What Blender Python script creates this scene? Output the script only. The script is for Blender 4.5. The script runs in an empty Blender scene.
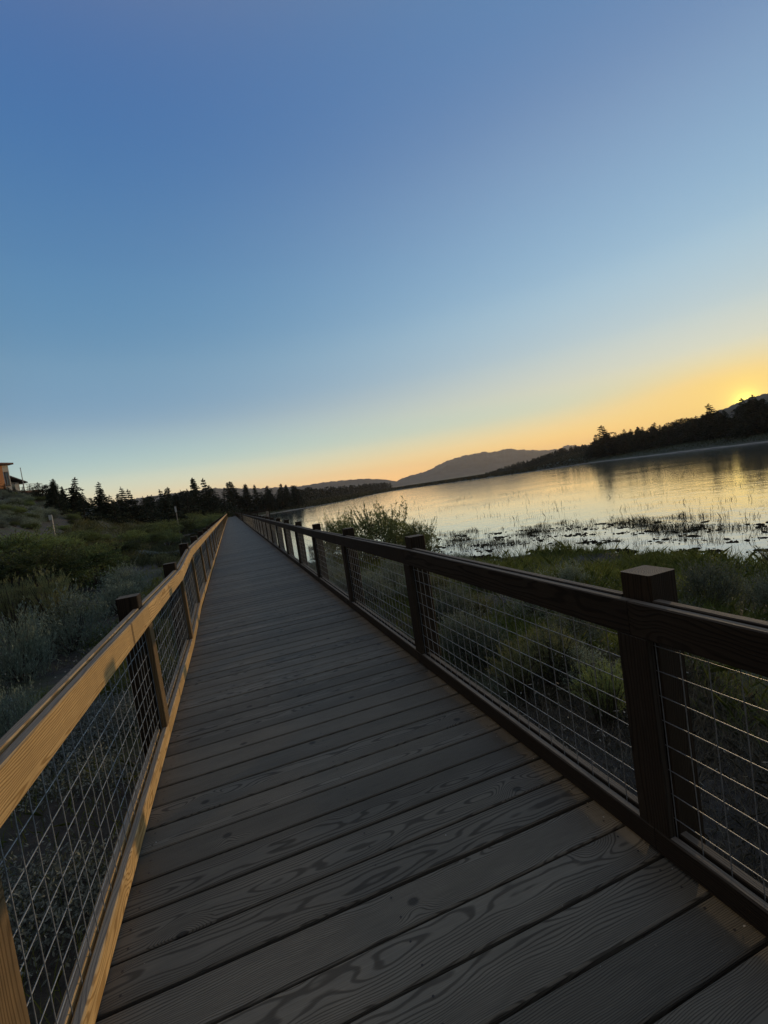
# Dusk on a lakeside boardwalk: weathered plank deck between two wire-mesh timber railings.
import bpy, bmesh, math, random
import numpy as np
from mathutils import Matrix, Vector

S = bpy.context.scene
COL = S.collection
PI = math.pi
rng = np.random.default_rng(11)
random.seed(11)

# ------------------------------------------------------------------ camera
FPX = 450.0
EYE = np.array([0.0, 0.0, 1.632])
CR = np.array([0.93431988, -0.32467651, -0.14707658])
CD = np.array([-0.1561395, -0.00188441, -0.98773322])
CF = np.array([0.32041662, 0.94582325, -0.05245547])
cam = bpy.data.objects.new('Camera', bpy.data.cameras.new('Camera'))
COL.objects.link(cam)
S.camera = cam
cam.matrix_world = Matrix(((CR[0], -CD[0], -CF[0], EYE[0]), (CR[1], -CD[1], -CF[1], EYE[1]),
                           (CR[2], -CD[2], -CF[2], EYE[2]), (0, 0, 0, 1)))
cam.data.sensor_fit = 'VERTICAL'
cam.data.sensor_height = 36.0
cam.data.lens = FPX / 1024 * 36
cam.data.clip_start = 0.05
cam.data.clip_end = 20000


def ray(px, py):
    """world direction of a photograph pixel (used to read bearings and elevations off the photograph)"""
    d = (px - 384) / FPX * CR + (py - 512) / FPX * CD + CF
    return d


def azel(px, py):
    d = ray(px, py)
    return math.atan2(d[0], d[1]), math.atan2(d[2], math.hypot(d[0], d[1]))


SUN_AZ = math.radians(58.3)
SUN_EL = math.radians(4.0)
WATER = -1.3

# ------------------------------------------------------------------ terrain
LAKE = [(14, -60), (12.8, 0), (11.9, 4.5), (11.5, 7), (11, 8.5), (10.5, 10.4), (10.1, 12.5), (9.2, 13.2), (7.6, 13.7), (6.7, 16),
        (5.0, 18.9), (2.6, 21.5), (0.9, 24), (0.6, 40), (0.3, 46), (-3, 46.5), (-5.5, 48), (-8, 53), (-9, 62), (-8.6, 76), (-6.5, 86), (-3.5, 84),
        (-2, 76), (0, 77), (0.6, 100), (3, 132), (12, 154), (23, 160), (42, 178), (75, 240), (104, 290), (119, 310),
        (127, 283), (135, 234), (148, 204), (167, 193), (184, 192), (159, 134), (149, 107), (138, 81), (124, 40), (115, 0), (105, -60)]
FARLAKE = [(222, 580), (290, 560), (352, 540), (520, 780), (1500, 2300), (1300, 2900), (500, 2900), (300, 900)]


def sdist(x, y, poly):
    """signed distance to a polygon, positive outside"""
    x = np.asarray(x, float); y = np.asarray(y, float)
    best = np.full(x.shape, 1e12)
    inside = np.zeros(x.shape, bool)
    n = len(poly)
    for i in range(n):
        ax, ay = poly[i]; bx, by = poly[(i + 1) % n]
        dx, dy = bx - ax, by - ay
        t = np.clip(((x - ax) * dx + (y - ay) * dy) / (dx * dx + dy * dy), 0, 1)
        best = np.minimum(best, (x - ax - t * dx) ** 2 + (y - ay - t * dy) ** 2)
        c = ((ay > y) != (by > y))
        with np.errstate(divide='ignore', invalid='ignore'):
            xi = ax + (y - ay) / (by - ay if by != ay else 1e-9) * dx
        inside ^= c & (x < xi)
    d = np.sqrt(best)
    return np.where(inside, -d, d)


def sstep(a, b, x):
    t = np.clip((x - a) / (b - a), 0, 1)
    return t * t * (3 - 2 * t)


def vnoise(x, y, s, seed=0):
    """cheap smooth noise in about -1..1"""
    x = np.asarray(x) / s; y = np.asarray(y) / s
    r = np.random.default_rng(seed + 5)
    a = r.uniform(0, 6.28, 6); k = r.uniform(.6, 1.7, 6); p = r.uniform(0, 6.28, 6)
    v = 0
    for i in range(6):
        v = v + np.sin((x * np.cos(a[i]) + y * np.sin(a[i])) * k[i] * 2.2 + p[i] + 1.3 * np.sin(x * .7 * k[i] + p[-i]))
    return v / 3.2


def ground_z(x, y):
    x = np.asarray(x, float); y = np.asarray(y, float)
    wob = 0.35 * vnoise(x, y, 1.6, 3) + 0.25 * vnoise(x, y, .6, 9)
    sd = sdist(x, y, LAKE) + wob * np.clip(1.2 - np.hypot(x, y) / 80, 0, 1)
    far = np.minimum(sd, sdist(x, y, FARLAKE))
    r = np.hypot(x, y)
    az = np.degrees(np.arctan2(x, y))
    near_cap = 0.5
    bank = np.where(far < 0, np.maximum(far * 0.12, -1.4), np.minimum(far * 0.06, near_cap))
    # right far shore rises to a wooded bench
    rs = sstep(36, 42, az) * sstep(60, 85, r)
    bank = bank + rs * np.where(far > 0, np.minimum(far * 0.11, 3.4) + np.clip(far - 45, 0, 400) * .035, 0)
    # far end woods and far shores rise gently
    es = sstep(120, 160, y) * (1 - rs) * sstep(20, 80, r)
    bank = bank + es * np.where(far > 0, np.minimum(far * 0.03, 1.0 + .002 * r * sstep(1000, 4000, r)), 0)
    # left hill
    s = np.clip(-x - 3.2 - 0.03 * y, 0, 60)
    s2 = np.clip(s - 1.0, 0, None)
    hill = 0.5 * s2 * s2 / (s2 + 2.0) * (1 - sstep(85, 150, y)) * sstep(-30, -8, y + 0 * x + 20)
    hill = np.minimum(hill, 9.6 + 1.5 * np.tanh((hill - 9.6) / 6))
    z = WATER + bank + hill * (far > 0)
    z = z + np.where(far > .5, 0.07 * vnoise(x, y, 2.3, 1) + 0.035 * vnoise(x, y, .7, 2), 0) * np.clip(far, 0, 1)
    z = z + np.where((far > 0) & (hill > .5), .35 * vnoise(x, y, 7, 21), 0)
    return z


def gz(x, y):
    return float(ground_z(np.array([x]), np.array([y]))[0])


def on_ground(px, py, rmax=400):
    """where the bearing of a photograph pixel meets the terrain"""
    d = ray(px, py); d = d / math.hypot(d[0], d[1])
    t = np.geomspace(1.5, rmax, 1500)
    x = EYE[0] + d[0] * t; y = EYE[1] + d[1] * t; z = EYE[2] + d[2] * t
    h = np.maximum(ground_z(x, y), WATER)
    i = np.argmax(z <= h)
    return float(x[i]), float(y[i]), float(h[i])


def at_range(px, py, r):
    d = ray(px, py); d = d / math.hypot(d[0], d[1])
    return EYE[0] + d[0] * r, EYE[1] + d[1] * r, EYE[2] + d[2] * r


# ------------------------------------------------------------------ object helpers
def tag(o, label=None, cat=None, group=None, kind=None):
    if label: o['label'] = label
    if cat: o['category'] = cat
    if group: o['group'] = group
    if kind: o['kind'] = kind
    return o


def link(name, me, mat=None, parent=None):
    o = bpy.data.objects.new(name, me)
    COL.objects.link(o)
    if mat is not None:
        me.materials.append(mat)
    if parent is not None:
        o.parent = parent
    return o


def empty(name, loc=(0, 0, 0), rz=0.0):
    o = bpy.data.objects.new(name, None)
    COL.objects.link(o)
    o.location = loc
    o.rotation_euler = (0, 0, rz)
    o.empty_display_size = .1
    return o


def copy_tree(root):
    c = root.copy()
    COL.objects.link(c)
    for ch in root.children:
        k = ch.copy(); COL.objects.link(k); k.parent = c
        for g in ch.children:
            q = g.copy(); COL.objects.link(q); q.parent = k
    return c


class MB:
    """collects solids; every vertex carries a grain coordinate (along, across, depth)"""
    def __init__(self):
        self.v = []; self.f = []; self.g = []; self.r = []

    def add(self, v, f, g=None, r=0.0):
        o = len(self.v)
        self.v += [tuple(p) for p in v]
        self.f += [tuple(i + o for i in q) for q in f]
        self.g += [tuple(p) for p in (g if g is not None else v)]
        self.r += [r] * len(v)

    def plank(self, a, b, up, w, h, c=.004, r=None):
        """chamfered bar from a to b; w across (side), h along up"""
        a = Vector(a); b = Vector(b)
        d = (b - a); L = d.length; d.normalize()
        up = Vector(up); side = d.cross(up).normalized(); up = side.cross(d).normalized()
        x, y = w / 2, h / 2
        c = min(c, x * .45, y * .45)
        sec = [(-x + c, -y), (x - c, -y), (x, -y + c), (x, y - c), (x - c, y), (-x + c, y), (-x, y - c), (-x, -y + c)]
        r = random.random() if r is None else r
        oy = random.choice((random.uniform(-.07, .07), random.uniform(-.07, .07), random.uniform(.1, .2))); oz = random.uniform(.03, .13) * random.choice((-1, 1)); ox = random.uniform(0, 40)
        v = []; g = []
        for k, e in enumerate((a, b)):
            for s, u in sec:
                v.append(e + side * s + up * u)
                g.append((ox + k * L, s + oy, u + oz))
        f = [(i, (i + 1) % 8, (i + 1) % 8 + 8, i + 8) for i in range(8)] + [tuple(range(7, -1, -1)), tuple(range(8, 16))]
        self.add(v, f, g, r)

    def box(self, x0, x1, y0, y1, z0, z1):
        v = [(x0, y0, z0), (x1, y0, z0), (x1, y1, z0), (x0, y1, z0), (x0, y0, z1), (x1, y0, z1), (x1, y1, z1), (x0, y1, z1)]
        self.add(v, [(0, 3, 2, 1), (4, 5, 6, 7), (0, 1, 5, 4), (1, 2, 6, 5), (2, 3, 7, 6), (3, 0, 4, 7)], None, random.random())

    def tube(self, pts, rad, n=6, caps=True):
        pts = [Vector(p) for p in pts]
        rads = rad if isinstance(rad, (list, tuple)) else [rad] * len(pts)
        v = []; f = []
        for i, p in enumerate(pts):
            d = (pts[min(i + 1, len(pts) - 1)] - pts[max(i - 1, 0)]).normalized()
            s = d.cross(Vector((0, 0, 1)) if abs(d.z) < .9 else Vector((1, 0, 0))).normalized(); u = s.cross(d)
            for k in range(n):
                a = 2 * PI * k / n
                v.append(p + (s * math.cos(a) + u * math.sin(a)) * rads[i])
        for i in range(len(pts) - 1):
            for k in range(n):
                f.append((i * n + k, i * n + (k + 1) % n, (i + 1) * n + (k + 1) % n, (i + 1) * n + k))
        if caps:
            f += [tuple(range(n - 1, -1, -1)), tuple(range((len(pts) - 1) * n, len(pts) * n))]
        self.add(v, f, None, random.random())

    def mesh(self, name):
        me = bpy.data.meshes.new(name)
        me.from_pydata(self.v, [], self.f)
        a = me.attributes.new('gc', 'FLOAT_VECTOR', 'POINT')
        a.data.foreach_set('vector', np.array(self.g, 'f').ravel())
        a = me.attributes.new('rnd', 'FLOAT', 'POINT')
        a.data.foreach_set('value', np.array(self.r, 'f'))
        bm = bmesh.new(); bm.from_mesh(me); bmesh.ops.recalc_face_normals(bm, faces=bm.faces); bm.to_mesh(me); bm.free()
        return me

    def build(self, name, mat, parent=None, smooth=False):
        me = self.mesh(name)
        if smooth:
            me.polygons.foreach_set('use_smooth', [True] * len(me.polygons))
        return link(name, me, mat, parent)


def quads_mesh(name, V, val=None, nv=4):
    """V (n, nv, 3): one polygon each; val (n,) tone"""
    n = V.shape[0]
    me = bpy.data.meshes.new(name)
    me.vertices.add(n * nv)
    me.vertices.foreach_set('co', V.astype('f').ravel())
    me.loops.add(n * nv)
    me.loops.foreach_set('vertex_index', np.arange(n * nv, dtype=np.int32))
    me.polygons.add(n)
    me.polygons.foreach_set('loop_start', np.arange(0, n * nv, nv, dtype=np.int32))
    me.update(calc_edges=True)
    if val is not None:
        a = me.attributes.new('tone', 'FLOAT', 'POINT')
        a.data.foreach_set('value', np.repeat(val, nv).astype('f'))
    return me


def norm(a):
    return a / np.maximum(np.linalg.norm(a, axis=-1, keepdims=True), 1e-9)


def leaf_quads(P, D, L, W, r):
    """diamond leaves at P pointing along D"""
    D = norm(D)
    s = norm(np.cross(D, r.normal(size=D.shape)))
    L = np.broadcast_to(L, P.shape[:1])[:, None]; W = np.broadcast_to(W, P.shape[:1])[:, None]
    m = P + D * L * .45
    return np.stack([P, m + s * W * .5, P + D * L, m - s * W * .5], 1)


# ------------------------------------------------------------------ materials
class NT:
    def __init__(self, name):
        self.m = bpy.data.materials.new(name); self.m.use_nodes = True
        self.t = self.m.node_tree; self.b = self.t.nodes['Principled BSDF']

    def n(self, kind, **kw):
        x = self.t.nodes.new('ShaderNode' + kind)
        for k, v in kw.items():
            if k == 'ins':
                for i, val in v.items():
                    self.put(x.inputs[i], val)
            else:
                setattr(x, k, v)
        return x

    def put(self, sock, val):
        if isinstance(val, bpy.types.NodeSocket):
            self.t.links.new(val, sock)
        else:
            sock.default_value = val

    def math(self, op, a, b=0.0, c=0.0, clamp=False):
        x = self.n('Math', operation=op, use_clamp=clamp)
        for i, v in enumerate((a, b, c)):
            self.put(x.inputs[i], v)
        return x.outputs[0]

    def mix(self, f, a, b, mode='MIX'):
        x = self.n('MixRGB', blend_type=mode)
        self.put(x.inputs[0], f)
        for i, v in ((1, a), (2, b)):
            self.put(x.inputs[i], v if isinstance(v, bpy.types.NodeSocket) else (*v, 1))
        return x.outputs[0]

    def smooth(self, x, a, b, lo=0.0, hi=1.0):
        r = self.n('MapRange', interpolation_type='SMOOTHSTEP')
        for i, v in enumerate((x, a, b, lo, hi)):
            self.put(r.inputs[i], v)
        return r.outputs[0]

    def noise(self, vec, scale, detail=3.0, rough=.55):
        x = self.n('TexNoise')
        if vec is not None: self.put(x.inputs['Vector'], vec)
        x.inputs['Scale'].default_value = scale; x.inputs['Detail'].default_value = detail; x.inputs['Roughness'].default_value = rough
        return x.outputs['Fac']

    def vec(self, x, y, z):
        c = self.n('CombineXYZ')
        for i, v in enumerate((x, y, z)): self.put(c.inputs[i], v)
        return c.outputs[0]

    def out(self, color=None, rough=None, bump=None, dist=.01, strength=.6, **kw):
        if color is not None: self.put(self.b.inputs['Base Color'], color if isinstance(color, bpy.types.NodeSocket) else (*color, 1))
        if rough is not None: self.put(self.b.inputs['Roughness'], rough)
        if bump is not None:
            k = self.n('Bump'); k.inputs['Strength'].default_value = strength; k.inputs['Distance'].default_value = dist
            self.put(k.inputs['Height'], bump); self.put(self.b.inputs['Normal'], k.outputs[0])
        for k, v in kw.items():
            self.put(self.b.inputs[k.replace('_', ' ')], v)
        return self.m


def wood(name, light, dark, ring=.009, ramt=.75, top=None, vary=.35, spec=.25, knot_rate=.70, gloss=.62):
    t = NT(name)
    gc = t.n('Attribute', attribute_name='gc').outputs['Vector']
    rnd = t.n('Attribute', attribute_name='rnd').outputs['Fac']
    sp = t.n('SeparateXYZ'); t.put(sp.inputs[0], gc)
    x, y, z = sp.outputs
    off = t.math('MULTIPLY', rnd, 53.0)
    xo = t.math('ADD', x, off)
    n1 = t.noise(t.vec(t.math('MULTIPLY', xo, .75), t.math('MULTIPLY', y, 3.0), t.math('MULTIPLY', z, 4.0)), 1.6, 2)
    n2 = t.noise(t.vec(t.math('MULTIPLY', xo, 5.0), t.math('MULTIPLY', y, 14.0), off), 1.0, 2)
    # knots: a few cells of a sparse cell pattern
    vo = t.n('TexVoronoi', voronoi_dimensions='2D'); vo.inputs['Scale'].default_value = 1.0
    t.put(vo.inputs['Vector'], t.vec(t.math('MULTIPLY', xo, 2.4), t.math('ADD', t.math('MULTIPLY', y, 3.2), t.math('MULTIPLY', off, 7.7)), 0.0))
    vs = t.n('SeparateColor'); t.put(vs.inputs[0], vo.outputs['Color'])
    has = t.math('GREATER_THAN', vs.outputs[0], knot_rate)
    kd = vo.outputs['Distance']
    warp = t.math('MULTIPLY', t.smooth(kd, .0, .34, 1.0, 0.0), has)
    knot = t.math('MULTIPLY', t.smooth(kd, .035, .075, 1.0, 0.0), has)
    yy = t.math('ADD', y, t.math('MULTIPLY', t.math('SUBTRACT', n1, .5), .09))
    zz = t.math('ADD', z, t.math('MULTIPLY', t.math('SUBTRACT', n1, .5), .07))
    rr = t.math('SQRT', t.math('ADD', t.math('MULTIPLY', yy, yy), t.math('MULTIPLY', zz, zz)))
    rr = t.math('ADD', rr, t.math('MULTIPLY', warp, .045))
    rr = t.math('ADD', rr, t.math('MULTIPLY', n2, .007))
    sn = t.math('SINE', t.math('MULTIPLY', rr, 2 * PI / ring))
    late = t.smooth(sn, .0, 1.0)
    fine = t.noise(t.vec(t.math('MULTIPLY', xo, 7.0), t.math('MULTIPLY', y, 420.0), t.math('MULTIPLY', z, 420.0)), 1.0, 2)
    blot = t.noise(t.vec(xo, t.math('MULTIPLY', y, 3.0), off), 2.2, 4, .6)
    c = t.mix(t.math('MULTIPLY', late, ramt), light, dark)
    c = t.mix(t.math('MULTIPLY', knot, .8), c, tuple(k * .45 for k in dark))
    if top is not None:
        gn = t.n('SeparateXYZ'); t.put(gn.inputs[0], t.n('NewGeometry').outputs['Normal'])
        tm = t.math('MULTIPLY', t.smooth(gn.outputs[2], .6, .95), .85)
        tc = t.mix(t.math('MULTIPLY', late, .5), top, tuple(k * .6 for k in top))
        c = t.mix(tm, c, tc)
    br = t.math('ADD', 1 - vary / 2, t.math('MULTIPLY', rnd, vary))
    br = t.math('MULTIPLY', br, t.math('ADD', .50, t.math('MULTIPLY', fine, .95)))
    br = t.math('MULTIPLY', br, t.math('ADD', .62, t.math('MULTIPLY', blot, .72)))
    c = t.mix(1.0, c, t.vec(br, br, br), 'MULTIPLY')
    h = t.math('ADD', t.math('MULTIPLY', late, .7), t.math('MULTIPLY', fine, .6))
    h = t.math('SUBTRACT', h, t.math('MULTIPLY', knot, 1.0))
    rg = t.math('ADD', gloss, t.math('MULTIPLY', late, .15))
    return t.out(c, rg, h, .0016, .75, Specular_IOR_Level=spec)


M = {}
M['deck'] = wood('weathered_deck', (.158, .137, .101), (.050, .042, .031), ring=.0058, ramt=.8, vary=.42, spec=.35)
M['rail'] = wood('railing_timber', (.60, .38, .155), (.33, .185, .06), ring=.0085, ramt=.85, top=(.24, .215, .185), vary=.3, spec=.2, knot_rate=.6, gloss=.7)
M['batten'] = wood('batten_timber', (.22, .14, .065), (.12, .072, .03), ring=.009, ramt=.8, vary=.3, spec=.15, gloss=.75)
M['shaded'] = wood('shaded_dark_timber', (.048, .035, .023), (.026, .019, .013), ring=.010, ramt=.8, top=(.22, .185, .145), vary=.25, spec=.15, knot_rate=.78, gloss=.75)  # right-hand railing timber, colour darkened to hold the shade of its sunless side
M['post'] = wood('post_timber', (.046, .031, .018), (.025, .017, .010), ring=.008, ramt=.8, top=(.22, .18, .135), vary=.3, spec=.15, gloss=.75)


def simple(name, c1, c2=None, scale=20.0, rough=.8, detail=4, bump=None, dist=.01, **kw):
    t = NT(name)
    co = t.n('TexCoord').outputs['Object']
    n = t.noise(co, scale, detail, .6)
    c = t.mix(t.smooth(n, .3, .7), c1, c2 or tuple(k * .7 for k in c1))
    return t.out(c, rough, n if bump else None, dist, bump or .5, **kw)


M['wire'] = simple('galvanised_wire', (.36, .37, .37), (.24, .25, .25), 60, .5, Metallic=.4)
M['trunk'] = simple('pine_bark', (.060, .042, .030), (.030, .022, .017), 6, .9)
M['stem'] = simple('twig_bark', (.075, .062, .045), (.045, .037, .028), 30, .9)
M['beam'] = simple('dark_substructure', (.05, .042, .034), (.03, .026, .022), 12, .85)


def leaf(name, c1, c2, rough=.65, objvar=.35, trans=.0):
    t = NT(name)
    tone = t.n('Attribute', attribute_name='tone').outputs['Fac']
    c = t.mix(tone, c1, c2)
    orn = t.n('ObjectInfo').outputs['Random']
    b = t.math('ADD', 1 - objvar / 2, t.math('MULTIPLY', orn, objvar))
    c = t.mix(1.0, c, t.vec(b, b, b), 'MULTIPLY')
    if trans:
        t.out(c, rough, Specular_IOR_Level=.15)
        tr = t.n('BsdfTranslucent'); t.put(tr.inputs[0], c)
        mx = t.n('MixShader'); mx.inputs[0].default_value = trans
        t.t.links.new(t.b.outputs[0], mx.inputs[1]); t.t.links.new(tr.outputs[0], mx.inputs[2])
        t.t.links.new(mx.outputs[0], t.t.nodes['Material Output'].inputs[0])
        return t.m
    return t.out(c, rough, Specular_IOR_Level=.15)


M['needle'] = leaf('conifer_needles', (.014, .022, .013), (.034, .046, .024))
M['needle_far'] = leaf('far_conifer_needles', (.020, .026, .016), (.036, .044, .024))
M['sage'] = leaf('sagebrush_leaves', (.078, .098, .070), (.285, .325, .235), trans=.25, objvar=.9)
M['willow'] = leaf('willow_leaves', (.062, .085, .030), (.215, .26, .090), trans=.35, objvar=1.2)
M['olive'] = leaf('rabbitbrush_stems', (.125, .135, .055), (.27, .27, .12), trans=.25, objvar=.6)
M['flower'] = leaf('pale_seed_heads', (.16, .15, .12), (.34, .32, .27))
M['grass'] = leaf('marsh_grass', (.100, .130, .030), (.235, .27, .075), objvar=0, trans=.35)
M['dry'] = leaf('dry_grass', (.13, .12, .09), (.25, .225, .16), objvar=0, trans=.1)
M['marsh'] = leaf('dull_marsh_grass', (.055, .065, .028), (.15, .155, .075), objvar=0, trans=.25)
M['meadow'] = leaf('shore_meadow_grass', (.034, .048, .020), (.080, .105, .045), objvar=0, trans=.25)
M['cover'] = leaf('grey_ground_cover', (.10, .125, .11), (.33, .37, .33), objvar=0, trans=.2)
M['loose'] = leaf('lakeside_willow_leaves', (.10, .12, .045), (.30, .33, .13), trans=.4, objvar=.3)
M['reed'] = leaf('reed_stems', (.030, .032, .018), (.085, .082, .045), objvar=0, trans=.1)

# ground: soil, mud near the water, green further in
t = NT('lakeside_ground')
geo = t.n('NewGeometry').outputs['Position']
zone = t.n('Attribute', attribute_name='shore').outputs['Fac']
n1 = t.noise(geo, .45, 5, .6); n2 = t.noise(geo, 7.0, 5, .65); n3 = t.noise(geo, .03, 4)
soil = t.mix(t.smooth(n2, .35, .68), (.030, .027, .022), (.062, .054, .044))
green = t.mix(t.smooth(n2, .3, .7), (.026, .034, .014), (.050, .060, .024))
c = t.mix(t.smooth(t.math('ADD', n1, t.math('MULTIPLY', n3, .2)), .50, .66), soil, green)
mud = t.mix(t.smooth(n2, .4, .6), (.014, .013, .010), (.030, .027, .021))
ds = t.n('VectorMath', operation='LENGTH'); t.put(ds.inputs[0], geo)
c = t.mix(t.smooth(ds.outputs['Value'], 110.0, 260.0), c, green)
c = t.mix(t.smooth(t.math('ADD', zone, t.math('MULTIPLY', n1, .8)), .7, 1.5), mud, c)
sand = t.mix(t.smooth(n2, .3, .7), (.24, .22, .18), (.34, .31, .26))
fs = t.math('MULTIPLY', t.smooth(ds.outputs['Value'], 90.0, 120.0), t.math('MULTIPLY', t.smooth(zone, -.2, .3), t.smooth(zone, 1.2, 2.0, 1.0, 0.0)))
c = t.mix(fs, c, sand)
M['ground'] = t.out(c, .9, t.math('ADD', n2, t.math('MULTIPLY', n1, .5)), .05, .8)

# water
t = NT('lake_water')
geo = t.n('NewGeometry').outputs['Position']
a = t.noise(geo, .9, 3, .5); b = t.noise(geo, 5.0, 2, .5); c0 = t.noise(geo, .12, 2)
h = t.math('ADD', t.math('MULTIPLY', a, .6), t.math('MULTIPLY', b, .20))
h = t.math('MULTIPLY', h, t.smooth(c0, .35, .65, .45, 1.0))
t.out((.030, .036, .033),   .07, h, .05, .62, IOR=1.333)
fr = t.n('Fresnel'); fr.inputs[0].default_value = 2.3
nb = [n for n in t.t.nodes if n.type == 'BUMP'][0]
t.t.links.new(nb.outputs[0], fr.inputs['Normal'])
gl = t.n('BsdfGlossy'); gl.inputs['Color'].default_value = (.97, .97, .97, 1); gl.inputs['Roughness'].default_value = .075
t.t.links.new(nb.outputs[0], gl.inputs['Normal'])
mx = t.n('MixShader'); t.put(mx.inputs[0], t.math('MULTIPLY_ADD', fr.outputs[0], 1.25, .04, clamp=True))
t.t.links.new(t.b.outputs[0], mx.inputs[1]); t.t.links.new(gl.outputs[0], mx.inputs[2])
t.t.links.new(mx.outputs[0], t.t.nodes['Material Output'].inputs[0])
M['water'] = t.m

# ------------------------------------------------------------------ world: dusk sky
w = bpy.data.worlds.new('World'); S.world = w; w.use_nodes = True
wt = w.node_tree
for nd in list(wt.nodes):
    if nd.type != 'OUTPUT_WORLD': wt.nodes.remove(nd)


class WN(NT):
    def __init__(self): self.t = wt


k = WN()
sky = k.n('TexSky', sky_type='NISHITA', sun_disc=False)
sky.sun_elevation = SUN_EL; sky.sun_rotation = SUN_AZ; sky.altitude = 2000
sky.air_density = 1; sky.dust_density = 1; sky.ozone_density = 4
bg1 = k.n('Background'); bg1.inputs[1].default_value = .025
k.put(bg1.inputs[0], k.mix(1.0, sky.outputs[0], (1.0, .85, .5), 'MULTIPLY'))
nv = k.n('VectorMath', operation='NORMALIZE'); k.put(nv.inputs[0], k.n('TexCoord').outputs['Generated'])
sx = k.n('SeparateXYZ'); k.put(sx.inputs[0], nv.outputs[0])
el = k.math('MULTIPLY', k.math('ARCSINE', sx.outputs[2]), 2 / PI, clamp=True)      # 0 horizon .. 1 zenith


def ramp(stops):
    r = k.n('ValToRGB'); e = r.color_ramp.elements
    r.color_ramp.interpolation = 'CARDINAL'
    while len(e) < len(stops): e.new(.5)
    for i, (p, c) in enumerate(stops):
        e[i].position = p / 90; e[i].color = (c[0] / 2, c[1] / 2, c[2] / 2, 1)      # a ramp holds values up to one: doubled again below
    k.put(r.inputs[0], el)
    return r.outputs[0]


sunr = ramp([(0, (1.45, .72, .19)), (3, (1.22, .73, .20)), (6, (.74, .69, .45)), (9, (.68, .67, .53)), (13, (.50, .60, .62)), (20, (.325, .49, .635)),
             (33, (.185, .298, .49)), (46, (.124, .228, .41)), (60, (.26, .29, .34)), (90, (.40, .38, .38))])  # overhead stops of all ramps raised out of view, added fill light
side = ramp([(0, (1.70, .90, .36)), (3, (1.06, .86, .54)), (6, (.58, .69, .61)), (11, (.27, .41, .53)), (18, (.155, .305, .47)), (27, (.093, .227, .427)),
             (44, (.079, .162, .365)), (60, (.24, .27, .33)), (90, (.40, .38, .38))])
anti = ramp([(0, (.03, .028, .03)), (8, (.06, .05, .05)), (22, (.085, .075, .08)), (50, (.19, .19, .21)), (90, (.40, .38, .38))])
hd = k.n('VectorMath', operation='NORMALIZE'); k.put(hd.inputs[0], k.vec(sx.outputs[0], sx.outputs[1], 0.0))
cz = k.n('VectorMath', operation='DOT_PRODUCT'); k.put(cz.inputs[0], hd.outputs[0])
cz.inputs[1].default_value = (math.sin(SUN_AZ), math.cos(SUN_AZ), 0)
cz = cz.outputs['Value']
f1 = k.math('POWER', k.math('MULTIPLY', k.math('SUBTRACT', cz, .22), 1 / .78, clamp=True), 2.3); f2 = k.smooth(cz, -.40, .3)
c = k.mix(f2, anti, side); c = k.mix(f1, c, sunr); c = k.mix(1.0, c, (2.0, 2.0, 2.0), 'MULTIPLY')
f3 = k.math('MULTIPLY', k.math('POWER', k.math('MAXIMUM', cz, .001), 50.0), k.smooth(el, 4.8 / 90, 9.6 / 90, .92, 0.0))
c = k.mix(f3, c, (1.04, .64, .13))
sdv = k.n('VectorMath', operation='DOT_PRODUCT'); k.put(sdv.inputs[0], nv.outputs[0])
GL = math.radians(3.05)
sdv.inputs[1].default_value = (math.sin(SUN_AZ) * math.cos(GL), math.cos(SUN_AZ) * math.cos(GL), math.sin(GL))
gam = k.math('MULTIPLY', k.math('ARCCOSINE', k.math('MINIMUM', sdv.outputs['Value'], .999999)), 180 / PI)
core = k.math('EXPONENT', k.math('MULTIPLY', gam, -1 / .5))
halo = k.math('EXPONENT', k.math('MULTIPLY', gam, -1 / 1.6))
c = k.mix(1.0, c, k.vec(k.math('MULTIPLY', core, 3.0), k.math('MULTIPLY', core, 2.6), k.math('MULTIPLY', core, .35)), 'ADD')
c = k.mix(1.0, c, k.vec(k.math('MULTIPLY', halo, .12), k.math('MULTIPLY', halo, .20), 0.0), 'ADD')
bg2 = k.n('Background'); bg2.inputs[1].default_value = 1.0
k.put(bg2.inputs[0], c)
ad = k.n('AddShader'); wt.links.new(bg1.outputs[0], ad.inputs[0]); wt.links.new(bg2.outputs[0], ad.inputs[1])
wt.links.new([n for n in wt.nodes if n.type == 'OUTPUT_WORLD'][0].inputs[0], ad.outputs[0])

# the last warm light coming over the ridge
sl = bpy.data.lights.new('Sun', 'SUN'); sl.energy = 1.7; sl.angle = math.radians(1.0); sl.color = (1.0, .70, .36)
so = bpy.data.objects.new('Sun', sl); COL.objects.link(so)
e_ = math.radians(4.6); a_ = math.radians(61.6)
so.rotation_euler = Vector((math.sin(a_) * math.cos(e_), math.cos(a_) * math.cos(e_), math.sin(e_))).to_track_quat('Z', 'Y').to_euler()

S.view_settings.view_transform = 'Standard'
S.view_settings.look = 'None'
S.view_settings.exposure = 0.0
S.view_settings.gamma = 1.0
S.cycles.max_bounces = 6
S.cycles.transparent_max_bounces = 8
S.cycles.volume_bounces = 0

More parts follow.
